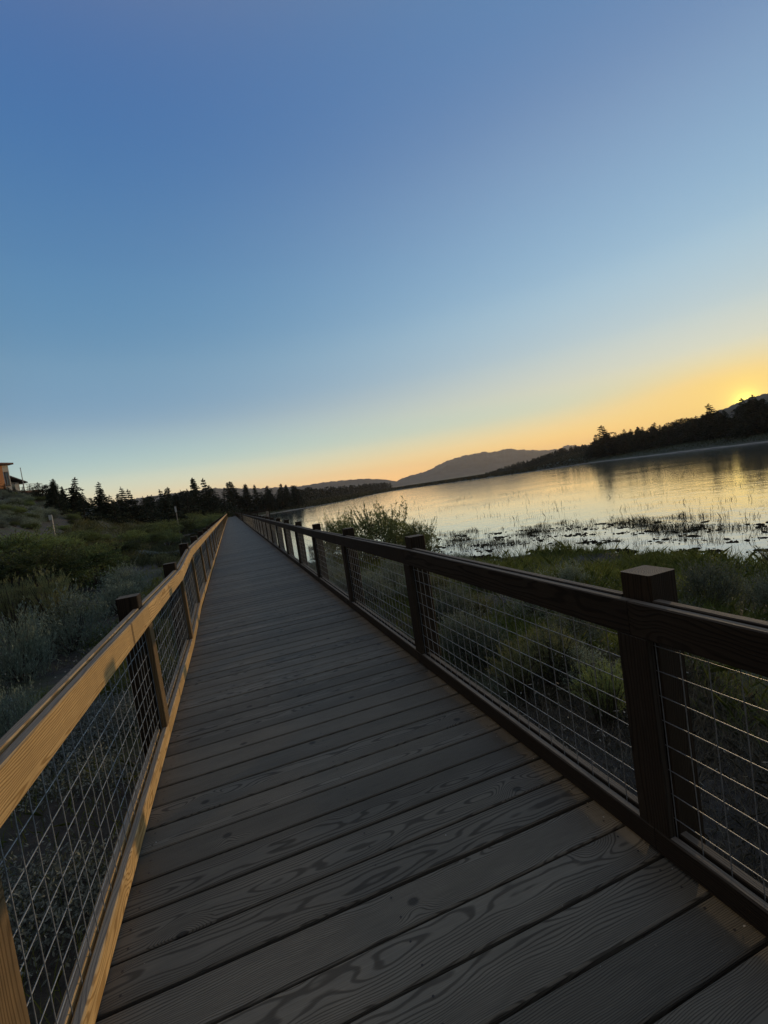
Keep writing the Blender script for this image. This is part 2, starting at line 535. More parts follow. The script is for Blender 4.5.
# ------------------------------------------------------------------ ground and water
def make_ground():
    na = 480
    rad = np.concatenate([[.0], np.geomspace(.6, 6000, 230)])
    th = np.linspace(0, 2 * PI, na, endpoint=False)
    R_, T_ = np.meshgrid(rad[1:], th, indexing='ij')
    X = (R_ * np.sin(T_)).ravel(); Y = (R_ * np.cos(T_)).ravel()
    Z = ground_z(X, Y)
    sh = np.minimum(sdist(X, Y, LAKE), sdist(X, Y, FARLAKE))
    X = np.append(X, 0); Y = np.append(Y, 0); Z = np.append(Z, ground_z(np.array([0.]), np.array([0.]))); sh = np.append(sh, 9.)
    nr = len(rad) - 1
    i = np.arange(nr - 1)[:, None]; j = np.arange(na)[None, :]
    q = np.stack([i * na + j, i * na + (j + 1) % na, (i + 1) * na + (j + 1) % na, (i + 1) * na + j], -1).reshape(-1, 4)
    tri = np.array([[len(X) - 1, (jj + 1) % na, jj] for jj in range(na)])
    me = bpy.data.meshes.new('ground')
    me.from_pydata(np.stack([X, Y, Z], 1).tolist(), [], [tuple(r) for r in q[:, ::-1].tolist()] + [tuple(r[::-1]) for r in tri.tolist()])
    a = me.attributes.new('shore', 'FLOAT', 'POINT'); a.data.foreach_set('value', sh.astype('f'))
    me.polygons.foreach_set('use_smooth', [True] * len(me.polygons))
    bm = bmesh.new(); bm.from_mesh(me)
    bmesh.ops.recalc_face_normals(bm, faces=bm.faces)
    if sum(f.normal.z for f in bm.faces) < 0: bmesh.ops.reverse_faces(bm, faces=bm.faces)
    bm.to_mesh(me); bm.free()
    tag(link('ground', me, M['ground']), kind='structure')


make_ground()
me = bpy.data.meshes.new('lake_water')
me.from_pydata([(-5900, -5900, WATER), (5900, -5900, WATER), (5900, 5900, WATER), (-5900, 5900, WATER)], [], [(0, 1, 2, 3)])
tag(link('lake_water', me, M['water']), kind='structure')


# ------------------------------------------------------------------ mountains (crest read as bearing and elevation, built at its distance)
def mountain(name, crest, dist, width, mat, rough=.05, seed=1, kinds='structure', crag=.0006):
    pts = [(*azel(px, py),) for px, py in crest]
    az = np.array([p[0] for p in pts]); el_ = np.array([p[1] for p in pts])
    n = 260
    A = np.linspace(az[0], az[-1], n); E = np.interp(A, az, el_)
    E = E + crag * (np.sin(A * 310 + seed) + .7 * np.sin(A * 733 + 2 * seed) + .5 * np.sin(A * 1490 + seed)) * np.clip((E - E.min()) * 40, 0, 1)
    m = 41
    u = np.linspace(-1, 1, m)
    r = np.random.default_rng(seed)
    A2, U = np.meshgrid(A, u, indexing='ij')
    crestz = dist * np.tan(E) + EYE[2]
    H = np.maximum(crestz - WATER, 2)[:, None]
    D = dist + U * width
    X = D * np.sin(A2); Y = D * np.cos(A2)
    sh = np.clip(1 - np.abs(U), 0, 1) ** 1.15
    nz = vnoise(X, Y, width * .22, seed) * .10 + vnoise(X, Y, width * .07, seed + 1) * .05
    nz2 = vnoise(X, Y * 0, dist * .006, seed + 2) * rough * .35
    Z = WATER - 1.0 + H * (sh * (1 + nz * (1 - sh) * 4) + nz2 * sh ** 6 * .3)
    V = np.stack([X, Y, Z], -1).reshape(-1, 3)
    i = np.arange(n - 1)[:, None]; j = np.arange(m - 1)[None, :]
    q = np.stack([i * m + j, (i + 1) * m + j, (i + 1) * m + j + 1, i * m + j + 1], -1).reshape(-1, 4)
    me = bpy.data.meshes.new(name)
    me.from_pydata(V.tolist(), [], q.tolist())
    me.polygons.foreach_set('use_smooth', [True] * len(me.polygons))
    o = link(name, me, mat)
    tag(o, kind=kinds)
    return o


def slope_mat(name, c1, c2, s):
    t = NT(name); geo = t.n('NewGeometry').outputs['Position']
    n = t.noise(geo, s, 6, .65)
    return t.out(t.mix(t.smooth(n, .35, .65), c1, c2), .95)


M['mountain'] = slope_mat('forested_mountainside', (.040, .042, .034), (.085, .076, .060), .006)
M['ridge'] = slope_mat('wooded_ridge', (.022, .028, .018), (.050, .046, .034), .03)
mountain('mountain', [(390, 486), (399, 479.5), (409, 475.8), (419, 473.2), (428.6, 470.2), (438.5, 464.7), (448.4, 460.2), (463.3, 455.6), (473, 454), (485, 451.5), (491, 452.3), (499.6, 450.4),
                      (508, 448.3), (516, 449.5), (529, 449.8), (543, 450.2), (552, 449.4), (560, 448.8), (564, 446.2), (568.3, 444.6), (576.7, 446), (583, 445.6), (590, 444.8), (610, 447), (640, 450)], 4600, 900, M['mountain'], seed=4)
mountain('hill', [(60, 512), (110, 503), (150, 496), (178, 492.5), (215, 488), (260, 488), (300, 486), (325, 482), (345, 480), (365, 478.5), (385, 479.3), (398, 481.5), (420, 480)], 3600, 700, M['mountain'], seed=8)
mountain('ridge', [(600, 452), (640, 440), (680, 424), (700, 416.5), (715, 411.5), (728, 406.5), (740, 401), (748, 397.8), (758, 395), (768, 392.5), (790, 384), (830, 365), (900, 350), (1000, 350), (1150, 380)], 900, 420, M['ridge'], seed=12)

# ------------------------------------------------------------------ boardwalk
BAY = 2.44
T0 = 1.32
NB0, NB1 = -2, 62                       # bay indices: post i stands at y = T0 + i*BAY
XL, XR = -0.682, 1.404                  # inner faces of the railings
Y0 = T0 + NB0 * BAY - .1
Y1 = T0 + NB1 * BAY + .1


def left_x(i):
    return XL - (0.0 if i <= 2 else .05)


def left_z(i):
    return {-2: 1.05, -1: 1.05, 0: 1.045, 1: 1.026, 2: 1.004}.get(i, 1.09 if i > 3 else 1.085)


def right_z(i):
    return {0: 1.053, 1: 1.065, 2: 1.052, 3: 1.04}.get(i, 1.04 if i > 3 else 1.05)


bw = empty('boardwalk', (0, 0, 0))
tag(bw, 'long weathered grey plank boardwalk running straight to the far trees between two railings', 'boardwalk')
# deck planks
rb = random.Random(5)
mb = MB()
y = 1.552 - 26 * .19
xl, xr = XL - .046, XR + .046
i = 0
while y < Y1:
    random.seed(i * 7 + 3)
    pitch = .19
    w_ = .1805 - rb.uniform(0, .006)
    dz = rb.uniform(-.002, .002); sk = rb.uniform(-.002, .002)
    gapshift = rb.uniform(-.0015, .0015)
    yc = y + pitch / 2 + gapshift
    mb.plank((xl, yc - sk + .012, -.019 + dz), (xr, yc + sk - .012, -.019 + dz + rb.uniform(-.001, .001)), (0, 0, 1), w_, .038, .005)
    y += pitch; i += 1
ns_ = 0
yy = 1.552 - 10 * .19
nf_ = len(mb.f)
while yy < 10:
    for bx in (XL + .05, (XL + XR) / 2, XR - .05):
        for oy_ in (.05, .14):
            cx_, cy_ = bx + rb.uniform(-.012, .012), yy + oy_ + rb.uniform(-.01, .01)
            v = [(cx_ + .0048 * math.cos(a), cy_ + .0048 * math.sin(a), .0032) for a in np.linspace(0, 2 * PI, 9)[:-1]]
            mb.add(v, [tuple(range(8))])
    yy += .19
dk = mb.build('deck', M['deck'], bw)
dk.data.materials.append(simple('rusty_screw_head', (.045, .032, .024), (.02, .017, .015), 200, .6))
dk.data.polygons.foreach_set('material_index', [0] * nf_ + [1] * (len(mb.f) - nf_))
for x in (XL + .05, (XL + XR) / 2, XR - .05):
    b = MB(); b.plank((x, Y0, -.17), (x, Y1, -.17), (0, 0, 1), .09, .26, .006)
    b.build('beam', M['beam'], bw)
for i in range(NB0, NB1 + 1, 2):
    yy = T0 + i * BAY + .3
    for x in (XL + .12, XR - .12):
        b = MB(); b.tube([(x, yy, min(gz(x, yy), WATER) - .6), (x, yy, -.43)], .14, 12)
        b.build('pile', M['beam'], bw)
    b = MB(); b.plank((XL - .04, yy, -.365), (XR + .04, yy, -.365), (0, 0, 1), .12, .125, .006)
    b.build('cross_beam', M['beam'], bw)


r = np.random.default_rng(71)
n = 150
DX = np.where(r.random(n) < .6, XR - .01 - np.abs(r.normal(0, .05, n)), np.where(r.random(n) < .5, XL + .01 + np.abs(r.normal(0, .05, n)), r.uniform(XL, XR, n)))
DY = 1.0 + 11 * r.random(n) ** 1.6
DP = np.stack([DX, DY, np.full(n, .004)], 1)
DD = np.stack([r.normal(0, 1, n), r.normal(0, 1, n), np.zeros(n)], 1)
dsize = r.uniform(.004, .011, n)
dme = quads_mesh('debris', leaf_quads(DP, DD, dsize, dsize * .7, r), r.random(n))
M['fleck'] = leaf('dry_litter', (.20, .18, .14), (.55, .53, .48), objvar=0)
tag(link('debris', dme, M['fleck']), 'tiny pale bits of litter along the edges of the deck', 'debris', kind='stuff')


def railing(name, label, sgn, xf, zf, wd, skip=()):
    root = empty(name, (xf(0), T0 + NB0 * BAY, 0))
    tag(root, label, 'railing', 'timber and wire mesh railings of the boardwalk')
    off = Vector(root.location)

    def P(x, y, z): return Vector((x, y, z)) - off

    for i in range(NB0, NB1 + 1):
        y = T0 + i * BAY + (.045 if (i == 0 and sgn > 0) else 0)
        xi = xf(i); zt = zf(i)
        r1 = random.Random(i * 31 + int(sgn * 7))
        random.seed(i * 13 + int(sgn * 5) + 100)
        # six by six post standing outside the rails
        px = xi + sgn * (.050 + .07)
        b = MB()
        lean = r1.uniform(-.006, .006)
        b.plank(P(px, y, -.42), P(px + lean, y + r1.uniform(-.006, .006), zt + .098 + r1.uniform(-.006, .006)), (0, 1, 0), .14, .14, .007)
        b.build('post', M['post'], root)
        # inner batten clamping the mesh against the post
        b = MB()
        b.plank(P(xi + sgn * .0195, y, .1165), P(xi + sgn * .0195, y, zt - .1425), (0, 1, 0), .036, .138, .003)
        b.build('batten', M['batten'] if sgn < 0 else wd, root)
        if i == NB1 or i in skip: continue
        y2 = T0 + (i + 1) * BAY + (.045 if (i == -1 and sgn > 0) else 0); x2 = xf(i + 1); z2 = zf(i + 1)
        g = .0015
        # inner top rail and curb run face to face along the deck
        b = MB(); b.plank(P(xi + sgn * .019, y + g, zt - .07), P(x2 + sgn * .019, y2 - g, z2 - .07), (0, 0, 1), .038, .14, .005)
        b.build('top_rail', wd, root)
        b = MB(); b.plank(P(xi + sgn * .019, y + g, .064), P(x2 + sgn * .019, y2 - g, .064), (0, 0, 1), .038, .102, .006)
        b.build('curb', wd, root)
        # outer boards fit between the posts
        o1 = sgn * (.050 + .019)
        dz = .003
        b = MB(); b.plank(P(xi + o1, y + .072, zt - .07 + dz), P(x2 + o1, y2 - .072, z2 - .07 + dz), (0, 0, 1), .038, .14, .004)
        b.build('outer_rail', wd, root)
        b = MB(); b.plank(P(xi + o1, y + .072, .066), P(x2 + o1, y2 - .072, .066), (0, 0, 1), .038, .104, .004)
        b.build('outer_curb', wd, root)
        # welded wire panel, ten centimetre grid, sandwiched between the boards
        b = MB()
        nseg = 4 if i > 12 else 6
        rad = .002
        xm = sgn * .0425
        z0 = .07
        for kx in range(24):
            f = (kx + .72) / 24.4
            xx = xi + (x2 - xi) * f + xm; yy = y + (y2 - y) * f; ztop = zt + (z2 - zt) * f - .012
            bow = .004 * math.sin(kx * 1.7 + i)
            b.tube([P(xx, yy, z0), P(xx + bow, yy, (z0 + ztop) / 2), P(xx, yy, ztop)], rad, nseg, False)
        for kz in range(10):
            za = z0 + .008 + kz * .1
            if za > min(zt, z2) - .02: break
            bw_ = .006 * math.sin(kz * 2.1 + i * 1.3)
            pts = [P(xi + (x2 - xi) * f + xm + sgn * .0042, y + (y2 - y) * f, za + bw_ * math.sin(PI * f) + (0.01 if f else 0) * 0) for f in (0.004, .33, .66, .996)]
            b.tube(pts, rad, nseg, False)
        b.build('mesh_panel', M['wire'], root, True)
    return root


OV0, OV1 = 24, 26        # bays opened for the overlook
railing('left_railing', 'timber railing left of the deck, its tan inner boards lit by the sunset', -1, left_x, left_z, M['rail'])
railing('right_railing', 'dark timber railing on the right edge of the deck, between the planks and the lake', 1, lambda i: XR, right_z, M['shaded'], skip=(OV0, OV0 + 1))

# overlook platform standing over the water on the right
ov = empty('overlook', (XR + .25, T0 + OV0 * BAY, 0))
tag(ov, 'small square overlook with its own dark railing, jutting from the boardwalk over the lake', 'overlook')
oy = BAY * 2; ox = 3.1
mb = MB()
for q in range(int(ox / .19)):
    mb.plank((.10 + q * .19, .06, -.022), (.10 + q * .19, oy - .06, -.022), (0, 0, 1), .184, .038, .005)
mb.build('deck', M['deck'], ov)
b = MB(); b.plank((0.05, .1, -.17), (ox, .1, -.17), (0, 0, 1), .09, .25); b.plank((.05, oy - .1, -.17), (ox, oy - .1, -.17), (0, 0, 1), .09, .25)
b.build('beam', M['beam'], ov)
for px, py in ((ox * .55, .1), (ox - .1, .1), (ox - .1, oy - .1), (ox * .55, oy - .1)):
    b = MB(); b.tube([(px, py, WATER - 1.2), (px, py, -.3)], .13, 10); b.build('pile', M['beam'], ov)
corners = [(0.1, .02), (ox, .02), (ox, oy - .02), (.1, oy - .02)]
for a_, c_ in ((0, 1), (1, 2), (2, 3)):
    A_, C_ = Vector((*corners[a_], 0)), Vector((*corners[c_], 0))
    for zz, hh, nm in ((.97, .14, 'top_rail'), (.064, .10, 'curb')):
        dd = (C_ - A_).normalized() * .075
        b = MB(); b.plank(A_ + dd + Vector((0, 0, zz)), C_ - dd + Vector((0, 0, zz)), (0, 0, 1), .07, hh, .005); b.build(nm, M['shaded'], ov)
    b = MB(); L_ = (C_ - A_).length; d_ = (C_ - A_).normalized()
    for q in range(1, int(L_ / .1)):
        p_ = A_ + d_ * q * .1; b.tube([p_ + Vector((0, 0, .1)), p_ + Vector((0, 0, .92))], .0022, 4, False)
    for q in range(1, 8):
        b.tube([A_ + Vector((0, 0, .1 + q * .1)), C_ + Vector((0, 0, .1 + q * .1))], .0022, 4, False)
    b.build('mesh_panel', M['wire'], ov)
    for p_ in (A_, (A_ + C_) / 2) if a_ < 2 else (A_, (A_ + C_) / 2, C_):
        b = MB(); b.plank(p_ + Vector((0, 0, -.4)), p_ + Vector((0, 0, 1.14)), (0, 1, 0), .14, .14, .007); b.build('post', M['post'], ov)


# ------------------------------------------------------------------ vegetation meshes
def fir_mesh(seed, h=1.0, base=.24, low=.06, n_wh=26, dens=1.0, ragged=.3):
    """narrow whorled conifer, unit height"""
    r = np.random.default_rng(seed)
    Vs = []; tone = []
    lean = r.normal(0, .012, 2)
    for kx in range(n_wh):
        f = low + (1 - low) * (kx / n_wh) ** 1.0
        rad = base * (1 - f) ** 1.0 * (1 + ragged * r.normal()) + .008
        nb = int(5 + 3 * r.random())
        a0 = r.uniform(0, 6.28)
        for q in range(nb):
            if r.random() < .12: continue
            a = a0 + q * 2 * PI / nb + r.normal(0, .25)
            R_ = max(.02, rad * (1 + .3 * r.normal()))
            nq = int(max(6, 30 * dens * (R_ / base) ** .8 + 6))
            s = r.random(nq) ** .75
            drop = -.16 * s ** 1.6 * R_ + .05 * s * R_
            P = np.stack([np.cos(a) * s * R_ + lean[0] * f * 10, np.sin(a) * s * R_ + lean[1] * f * 10, f + drop + r.normal(0, .006, nq)], 1)
            P[:, :2] += r.normal(0, .012, (nq, 2))
            D = np.stack([np.cos(a) + r.normal(0, .6, nq), np.sin(a) + r.normal(0, .6, nq), r.normal(-.1, .35, nq)], 1)
            L = (.034 + .028 * r.random(nq)) * (.6 + .6 * (1 - f))
            Vs.append(leaf_quads(P, D, L, L * .55, r)); tone.append(np.clip(.45 + .5 * s - .4 * r.random(nq), 0, 1))
    nq = 24
    P = np.stack([r.normal(0, .005, nq) + lean[0] * 10, r.normal(0, .005, nq) + lean[1] * 10, r.uniform(.93, 1.0, nq)], 1)
    D = np.stack([r.normal(0, .5, nq), r.normal(0, .5, nq), np.ones(nq)], 1)
    Vs.append(leaf_quads(P, D, .03, .014, r)); tone.append(np.full(nq, .6))
    return quads_mesh('crown', np.concatenate(Vs), np.concatenate(tone)), (lean[0] * 10, lean[1] * 10)


def pine_mesh(seed, bare=.35, spread=.26, nbr=30, flat=.34):
    """open crowned pine with tiered needle pads, unit height"""
    r = np.random.default_rng(seed)
    Vs = []; tone = []; limbs = []
    for kx in range(nbr):
        f = bare + (1 - bare) * (kx + r.random()) / nbr
        env = spread * 1.15 * (1 - .93 * (f - bare) / (1 - bare)) ** .85 * (.8 + .4 * math.sin(kx * 2.4 + seed))
        a = r.uniform(0, 6.28)
        R_ = env * r.uniform(.35, 1.15)
        tip = np.array([np.cos(a) * R_, np.sin(a) * R_, f + R_ * r.uniform(-.05, .35)])
        limbs.append(((0, 0, f - .02), tuple(tip * np.array([.9, .9, 1]))))
        for q in range(3):
            c = np.array([0, 0, f]) * (1 - (q + 1) / 3) + tip * (q + 1) / 3 + r.normal(0, .015, 3)
            nq = int(30 * (.5 + q * .35) * (1.15 - .6 * (f - bare) / (1 - bare)))
            P = c + r.normal(0, 1, (nq, 3)) * np.array([.042, .042, .05 * flat * .7])
            D = P - c + np.array([0, 0, .02]) + r.normal(0, .02, (nq, 3))
            L = r.uniform(.03, .055, nq)
            Vs.append(leaf_quads(P, D, L, L * .45, r)); tone.append(np.clip(.35 + (P[:, 2] - c[2]) * 8 + r.normal(0, .2, nq), 0, 1))
    nq = 60
    P = np.stack([r.normal(0, .012, nq), r.normal(0, .012, nq), r.uniform(.9, 1.0, nq)], 1)
    Vs.append(leaf_quads(P, r.normal(0, 1, (nq, 3)) + np.array([0, 0, .8]), .035, .015, r)); tone.append(np.full(nq, .6))
    return quads_mesh('crown', np.concatenate(Vs), np.concatenate(tone)), limbs


def trunk_mb(top, r0, limbs=()):
    b = MB()
    b.tube([(0, 0, -.04), (top[0] * .3, top[1] * .3, .35), (top[0], top[1], .97)], [r0, r0 * .7, r0 * .12], 7)
    for a, c in limbs:
        b.tube([a, c], [r0 * .22, r0 * .07], 4, False)
    return b


def make_tree(kind, seed, name='conifer_tree'):
    root = empty(name)
    if kind == 'fir':
        me, top = fir_mesh(seed, base=random.Random(seed).uniform(.17, .26), n_wh=28 + seed % 6, ragged=.22)
        trunk_mb(top, .018).build('trunk', M['trunk'], root)
    elif kind == 'scrub':
        me, top = fir_mesh(seed, base=.42, low=.02, n_wh=18, dens=1.5, ragged=.4)
        trunk_mb(top, .025).build('trunk', M['trunk'], root)
    elif kind == 'tier':
        me, top = fir_mesh(seed, base=random.Random(seed).uniform(.2, .3), low=.16, n_wh=15, dens=2.2, ragged=.42)
        trunk_mb(top, .018).build('trunk', M['trunk'], root)
    else:
        me, limbs = pine_mesh(seed, bare=random.Random(seed).uniform(.22, .42), spread=random.Random(seed + 1).uniform(.2, .3))
        trunk_mb((0, 0), .017, limbs).build('trunk', M['trunk'], root)
    link('crown', me, M['needle'], root)
    return root


protos = {}
used = set()


def tree(kind, var, x, y, h, label, group, wide=1.0, z=None):
    key = (kind, var)
    if key not in protos:
        protos[key] = make_tree(kind, var * 17 + {'fir': 1, 'scrub': 2, 'pine': 3, 'tier': 4}[kind], {'fir': 'conifer_tree', 'scrub': 'scrub_conifer', 'pine': 'pine_tree', 'tier': 'pine_tree'}[kind])
        o = protos[key]
    else:
        o = copy_tree(protos[key])
    o.location = (x, y, (gz(x, y) if z is None else z) - .02 * h)
    o.rotation_euler = (0, 0, random.uniform(0, 6.28))
    o.scale = (h * wide, h * wide, h)
    tag(o, label, 'tree', group)
    return o


def shrub_mesh(kind, seed):
    """unit-ish shrub (about 1 m tall, 1.3 m wide): foliage quads and stem paths"""
    r = np.random.default_rng(seed)
    Vs = []; tone = []; stems = []
    if kind == 'sage':
        nl = 26
        for q in range(nl):
            a = r.uniform(0, 6.28); ct = r.uniform(.0, 1.0); st_ = math.sqrt(1 - ct * ct)
            c = np.array([np.cos(a) * st_ * .47, np.sin(a) * st_ * .47, .16 + .58 * ct + r.normal(0, .05)])
            stems.append([(c[0] * .1, c[1] * .1, 0), tuple(c * np.array([.6, .6, .5])), tuple(c)])
            ns = 24
            T = c + r.normal(0, .13, (ns, 3)) * np.array([1, 1, .9])
            for tpt in T:
                nq = 13
                up = norm(np.array([tpt[0] * .7, tpt[1] * .7, .75]) + r.normal(0, .2, 3))
                s = r.random(nq)[:, None]
                P = tpt + up * (s - .7) * .26 + r.normal(0, .008, (nq, 3))
                D = up + r.normal(0, .42, (nq, 3))
                L = r.uniform(.030, .055, nq)
                Vs.append(leaf_quads(P, D, L, L * .34, r))
                tone.append(np.clip(.3 + .55 * s[:, 0] + r.normal(0, .15, nq), 0, 1))
    elif kind == 'willow':
        nl = 22
        for q in range(nl):
            a = r.uniform(0, 6.28); ct = r.uniform(.0, 1.0); st_ = math.sqrt(1 - ct * ct)
            c = np.array([np.cos(a) * st_ * .48, np.sin(a) * st_ * .48, .20 + .56 * ct * r.uniform(.8, 1.1)])
            stems.append([(c[0] * .15, c[1] * .15, 0), tuple(c * np.array([.7, .7, .55])), tuple(c)])
            nq = 330
            u = norm(r.normal(0, 1, (nq, 3)))
            rr_ = r.uniform(.35, 1.0, nq)[:, None] ** .5
            P = c + u * rr_ * np.array([.24, .24, .22]) * r.uniform(.7, 1.15)
            D = u + np.array([0, 0, .35]) + r.normal(0, .55, (nq, 3))
            L = r.uniform(.035, .065, nq)
            Vs.append(leaf_quads(P, D, L, L * .40, r))
            tone.append(np.clip(.25 + .35 * u[:, 2] + .3 * rr_[:, 0] + r.normal(0, .2, nq), 0, 1))
        for q in range(60):      # loose shoots breaking the outline
            a = r.uniform(0, 6.28); d = .55 * r.random() ** .5
            b0 = np.array([np.cos(a) * d, np.sin(a) * d, .55 + .2 * r.random()])
            up = norm(np.array([np.cos(a) * .35, np.sin(a) * .35, 1]) + r.normal(0, .2, 3))
            Ls = r.uniform(.2, .42)
            stems.append([tuple(b0), tuple(b0 + up * Ls)])
            nq = 22
            s = r.random(nq)[:, None]
            P = b0 + up * s * Ls
            Vs.append(leaf_quads(P, up * .6 + r.normal(0, .6, (nq, 3)), r.uniform(.03, .055, nq), .018, r)); tone.append(np.clip(.5 + .4 * r.random(nq), 0, 1))
    elif kind == 'rabbit':
        for q in range(150):
            a = r.uniform(0, 6.28); d = .16 * r.random() ** .5
            b0 = np.array([np.cos(a) * d, np.sin(a) * d, 0])
            sp_ = r.uniform(.15, .75)
            tip = np.array([np.cos(a) * sp_ * .75, np.sin(a) * sp_ * .75, r.uniform(.65, 1.05) * (1 - .3 * sp_)])
            if q % 4 == 0: stems.append([tuple(b0), tuple((b0 + tip) / 2 + np.array([0, 0, .08])), tuple(tip)])
            nq = 34
            s = r.random(nq)[:, None] ** .6
            P = b0 + (tip - b0) * s + np.array([0, 0, .14]) * np.sin(PI * s) + r.normal(0, .012, (nq, 3))
            D = norm(tip - b0) + r.normal(0, .38, (nq, 3))
            L = r.uniform(.035, .075, nq)
            Vs.append(leaf_quads(P, D, L, L * .14, r)); tone.append(np.clip(.15 + .7 * s[:, 0] + r.normal(0, .15, nq), 0, 1))
    return quads_mesh('foliage', np.concatenate(Vs), np.concatenate(tone)), stems


SH = {'sage': ('sagebrush_shrub', 'sage'), 'willow': ('willow_shrub', 'willow'), 'rabbit': ('rabbitbrush_shrub', 'olive')}
sproto = {}


def shrub(kind, var, x, y, h, wide, label, group=None, mat=None, dz=0.0):
    key = (kind, var, mat)
    if key not in sproto:
        root = empty(SH[kind][0])
        me, stems = shrub_mesh(kind, var * 13 + len(kind))
        link('foliage', me, M[mat or SH[kind][1]], root)
        b = MB()
        for s in stems: b.tube(s, [.014, .009, .004][:len(s)] if len(s) == 3 else [.004, .002], 4, False)
        b.build('stem', M['stem'], root)
        sproto[key] = root; o = root
    else:
        o = copy_tree(sproto[key])
    o.location = (x, y, gz(x, y) - .03 * h + dz)
    o.rotation_euler = (0, 0, random.uniform(0, 6.28))
    o.scale = (h * wide, h * wide, h)
    tag(o, label, 'shrub', group)
    return o


random.seed(77)
exec_after = []


# ---- right bank, seen over and through the mesh
G_R = 'sagebrush on the right bank behind the mesh'
shrub('sage', 0, 7.0, 5.15, .85, 1.0, 'grey-green sagebrush clump just right of the nearest right post, in tall grass')
shrub('sage', 1, 7.7, 4.5, .80, 1.1, 'second grey-green sagebrush clump right of the nearest right post, touching the first')
shrub('rabbit', 0, 9.3, 5.2, 1.0, 1.05, 'yellow-green bushy clump at the right edge above the sagebrush')
shrub('sage', 2, 2.75, 5.2, .80, .85, 'grey sagebrush pressed against the right mesh, middle of the second bay')
shrub('sage', 3, 3.3, 6.9, .85, 1.0, 'grey-green sagebrush behind the mesh beside the second right post')
shrub('sage', 0, 4.6, 6.3, .80, 1.0, 'sagebrush further back between the two nearest right posts')
shrub('rabbit', 1, 2.55, 4.0, .62, .9, 'pale seedy clump close behind the right mesh, left of the nearest post')
shrub('rabbit', 2, 2.9, 3.2, .60, .9, 'bright green grassy clump low behind the mesh, just left of the nearest right post', mat='willow')
for q, (x, y, h) in enumerate([(2.7, 9.6, .8), (3.6, 10.4, .9), (2.5, 12.0, .9), (4.3, 12.2, .9), (2.6, 14.5, 1.0), (3.5, 9.0, .7), (5.4, 9.1, .7), (6.3, 7.4, .65), (5.6, 4.6, .6), (4.1, 4.9, .6), (5.8, 11.2, .7)]):
    shrub('sage', q % 4, x, y, h, random.uniform(.85, 1.15), 'one of the low sagebrush clumps scattered over the grassy right bank', G_R)
for q in range(26):
    y = random.uniform(2.6, 13); x = random.uniform(2.2, 3.2 + .28 * y)
    shrub('sage' if q % 4 else 'rabbit', q % 3, x, y, random.uniform(.35, .65), random.uniform(.9, 1.4), 'one of the low sagebrush clumps scattered over the grassy right bank', G_R)
# lakeside willow against the water


def shrub_px(kind, var, px, py_top, rng_, wpx, label, group=None, mat=None):
    """a shrub whose top shows at a photograph pixel, at a chosen range; wpx its width in pixels"""
    x, y, zt = at_range(px, py_top, rng_)
    h = max(zt - gz(x, y), .35)
    depth = float(np.dot(np.array([x, y, 0]) - EYE, CF))
    wide = wpx * depth / FPX / (1.25 * h)
    return shrub(kind, var, x, y, h * 1.02, min(max(wide, .45), 2.2), label, group, mat)


shrub_px('willow', 0, 376, 506, 17.6, 62, 'tall loose leafy willow on the right bank, standing out against the lake', mat='loose')
shrub_px('willow', 1, 337, 514, 20.0, 36, 'rounded green willow left of the tall loose one, behind the right railing', mat='loose')
shrub_px('willow', 2, 417, 521, 16.2, 34, 'small thin willow by the water, just left of the second right post top', mat='loose')

# ---- left side
LB = [
    # kind, var, px, top, range, width px, label
    ('willow', 3, 86, 541, 23, 66, 'big rounded green willow left of the boardwalk, above the nearest left post'),
    ('willow', 1, 26, 549, 21, 86, 'dark green willow at the left edge, nearest of the thicket below the sandy slope'),
    ('willow', 0, 14, 531, 27, 80, 'dark willow highest in the thicket at the left edge below the sandy slope'),
    ('willow', 2, 50, 537, 29, 56, 'dark green willow right under the small pale signpost'),
    ('willow', 2, 74, 531, 37, 48, 'mid-green willow just right of the small pale signpost'),
    ('willow', 3, 119, 541, 36, 44, 'bright green willow right of the big rounded one'),
    ('willow', 0, 112, 527, 58, 46, 'dark rounded willow below the dark conifers, left part of the marsh'),
    ('willow', 1, 138, 526, 62, 40, 'pale green rounded willow in the middle of the left marsh'),
    ('sage', 3, 122, 562, 19, 42, 'grey-green sagebrush right of the big rounded willow'),
    ('sage', 0, 114, 577, 15, 46, 'dark grey sagebrush above the nearest left post'),
    ('sage', 1, 62, 589, 12, 78, 'large grey sagebrush mound left of the nearest left post'),
    ('sage', 2, 6, 597, 10.5, 56, 'grey-green sagebrush mound at the left edge, above the bare soil'),
    ('rabbit', 0, 44, 566, 14, 60, 'yellow-green feathery shrub behind the grey sagebrush on the left'),
    ('rabbit', 1, 6, 574, 14, 50, 'yellow-green feathery shrub at the left edge before the dark thicket'),
    ('sage', 2, 4, 668, 6.6, 44, 'dark sagebrush at the left edge beside the bare soil'),
]
for q in LB: shrub_px(*q)
for q, (px, top, rg, wp) in enumerate([(150, 522, 66, 34), (163, 521, 74, 34), (176, 519, 80, 34), (190, 518, 88, 30), (203, 515, 96, 30), (213, 514, 106, 26), (130, 530, 50, 30),
                                      (150, 532, 52, 30), (165, 529, 60, 28), (100, 534, 46, 40), (90, 527, 52, 40), (172, 516, 100, 34), (205, 511, 122, 30), (186, 513, 114, 34), (220, 511, 132, 20), (154, 518, 92, 36)]):
    shrub_px('willow', q % 4, px, top, rg, wp, 'one of the rounded green willows filling the marsh before the dark conifers', 'willows in the left marsh')
for q in range(90):
    px = random.uniform(-8, 74); py = random.uniform(494, 531)
    x, y, z = on_ground(px, py)
    if math.hypot(x, y) > 110: continue
    shrub('sage' if q % 3 else 'willow', q % 4, x, y, random.uniform(.35, .8), random.uniform(1.2, 2.2), 'one of the dark low shrubs dotting the sandy slope under the house', 'shrubs on the sandy slope')
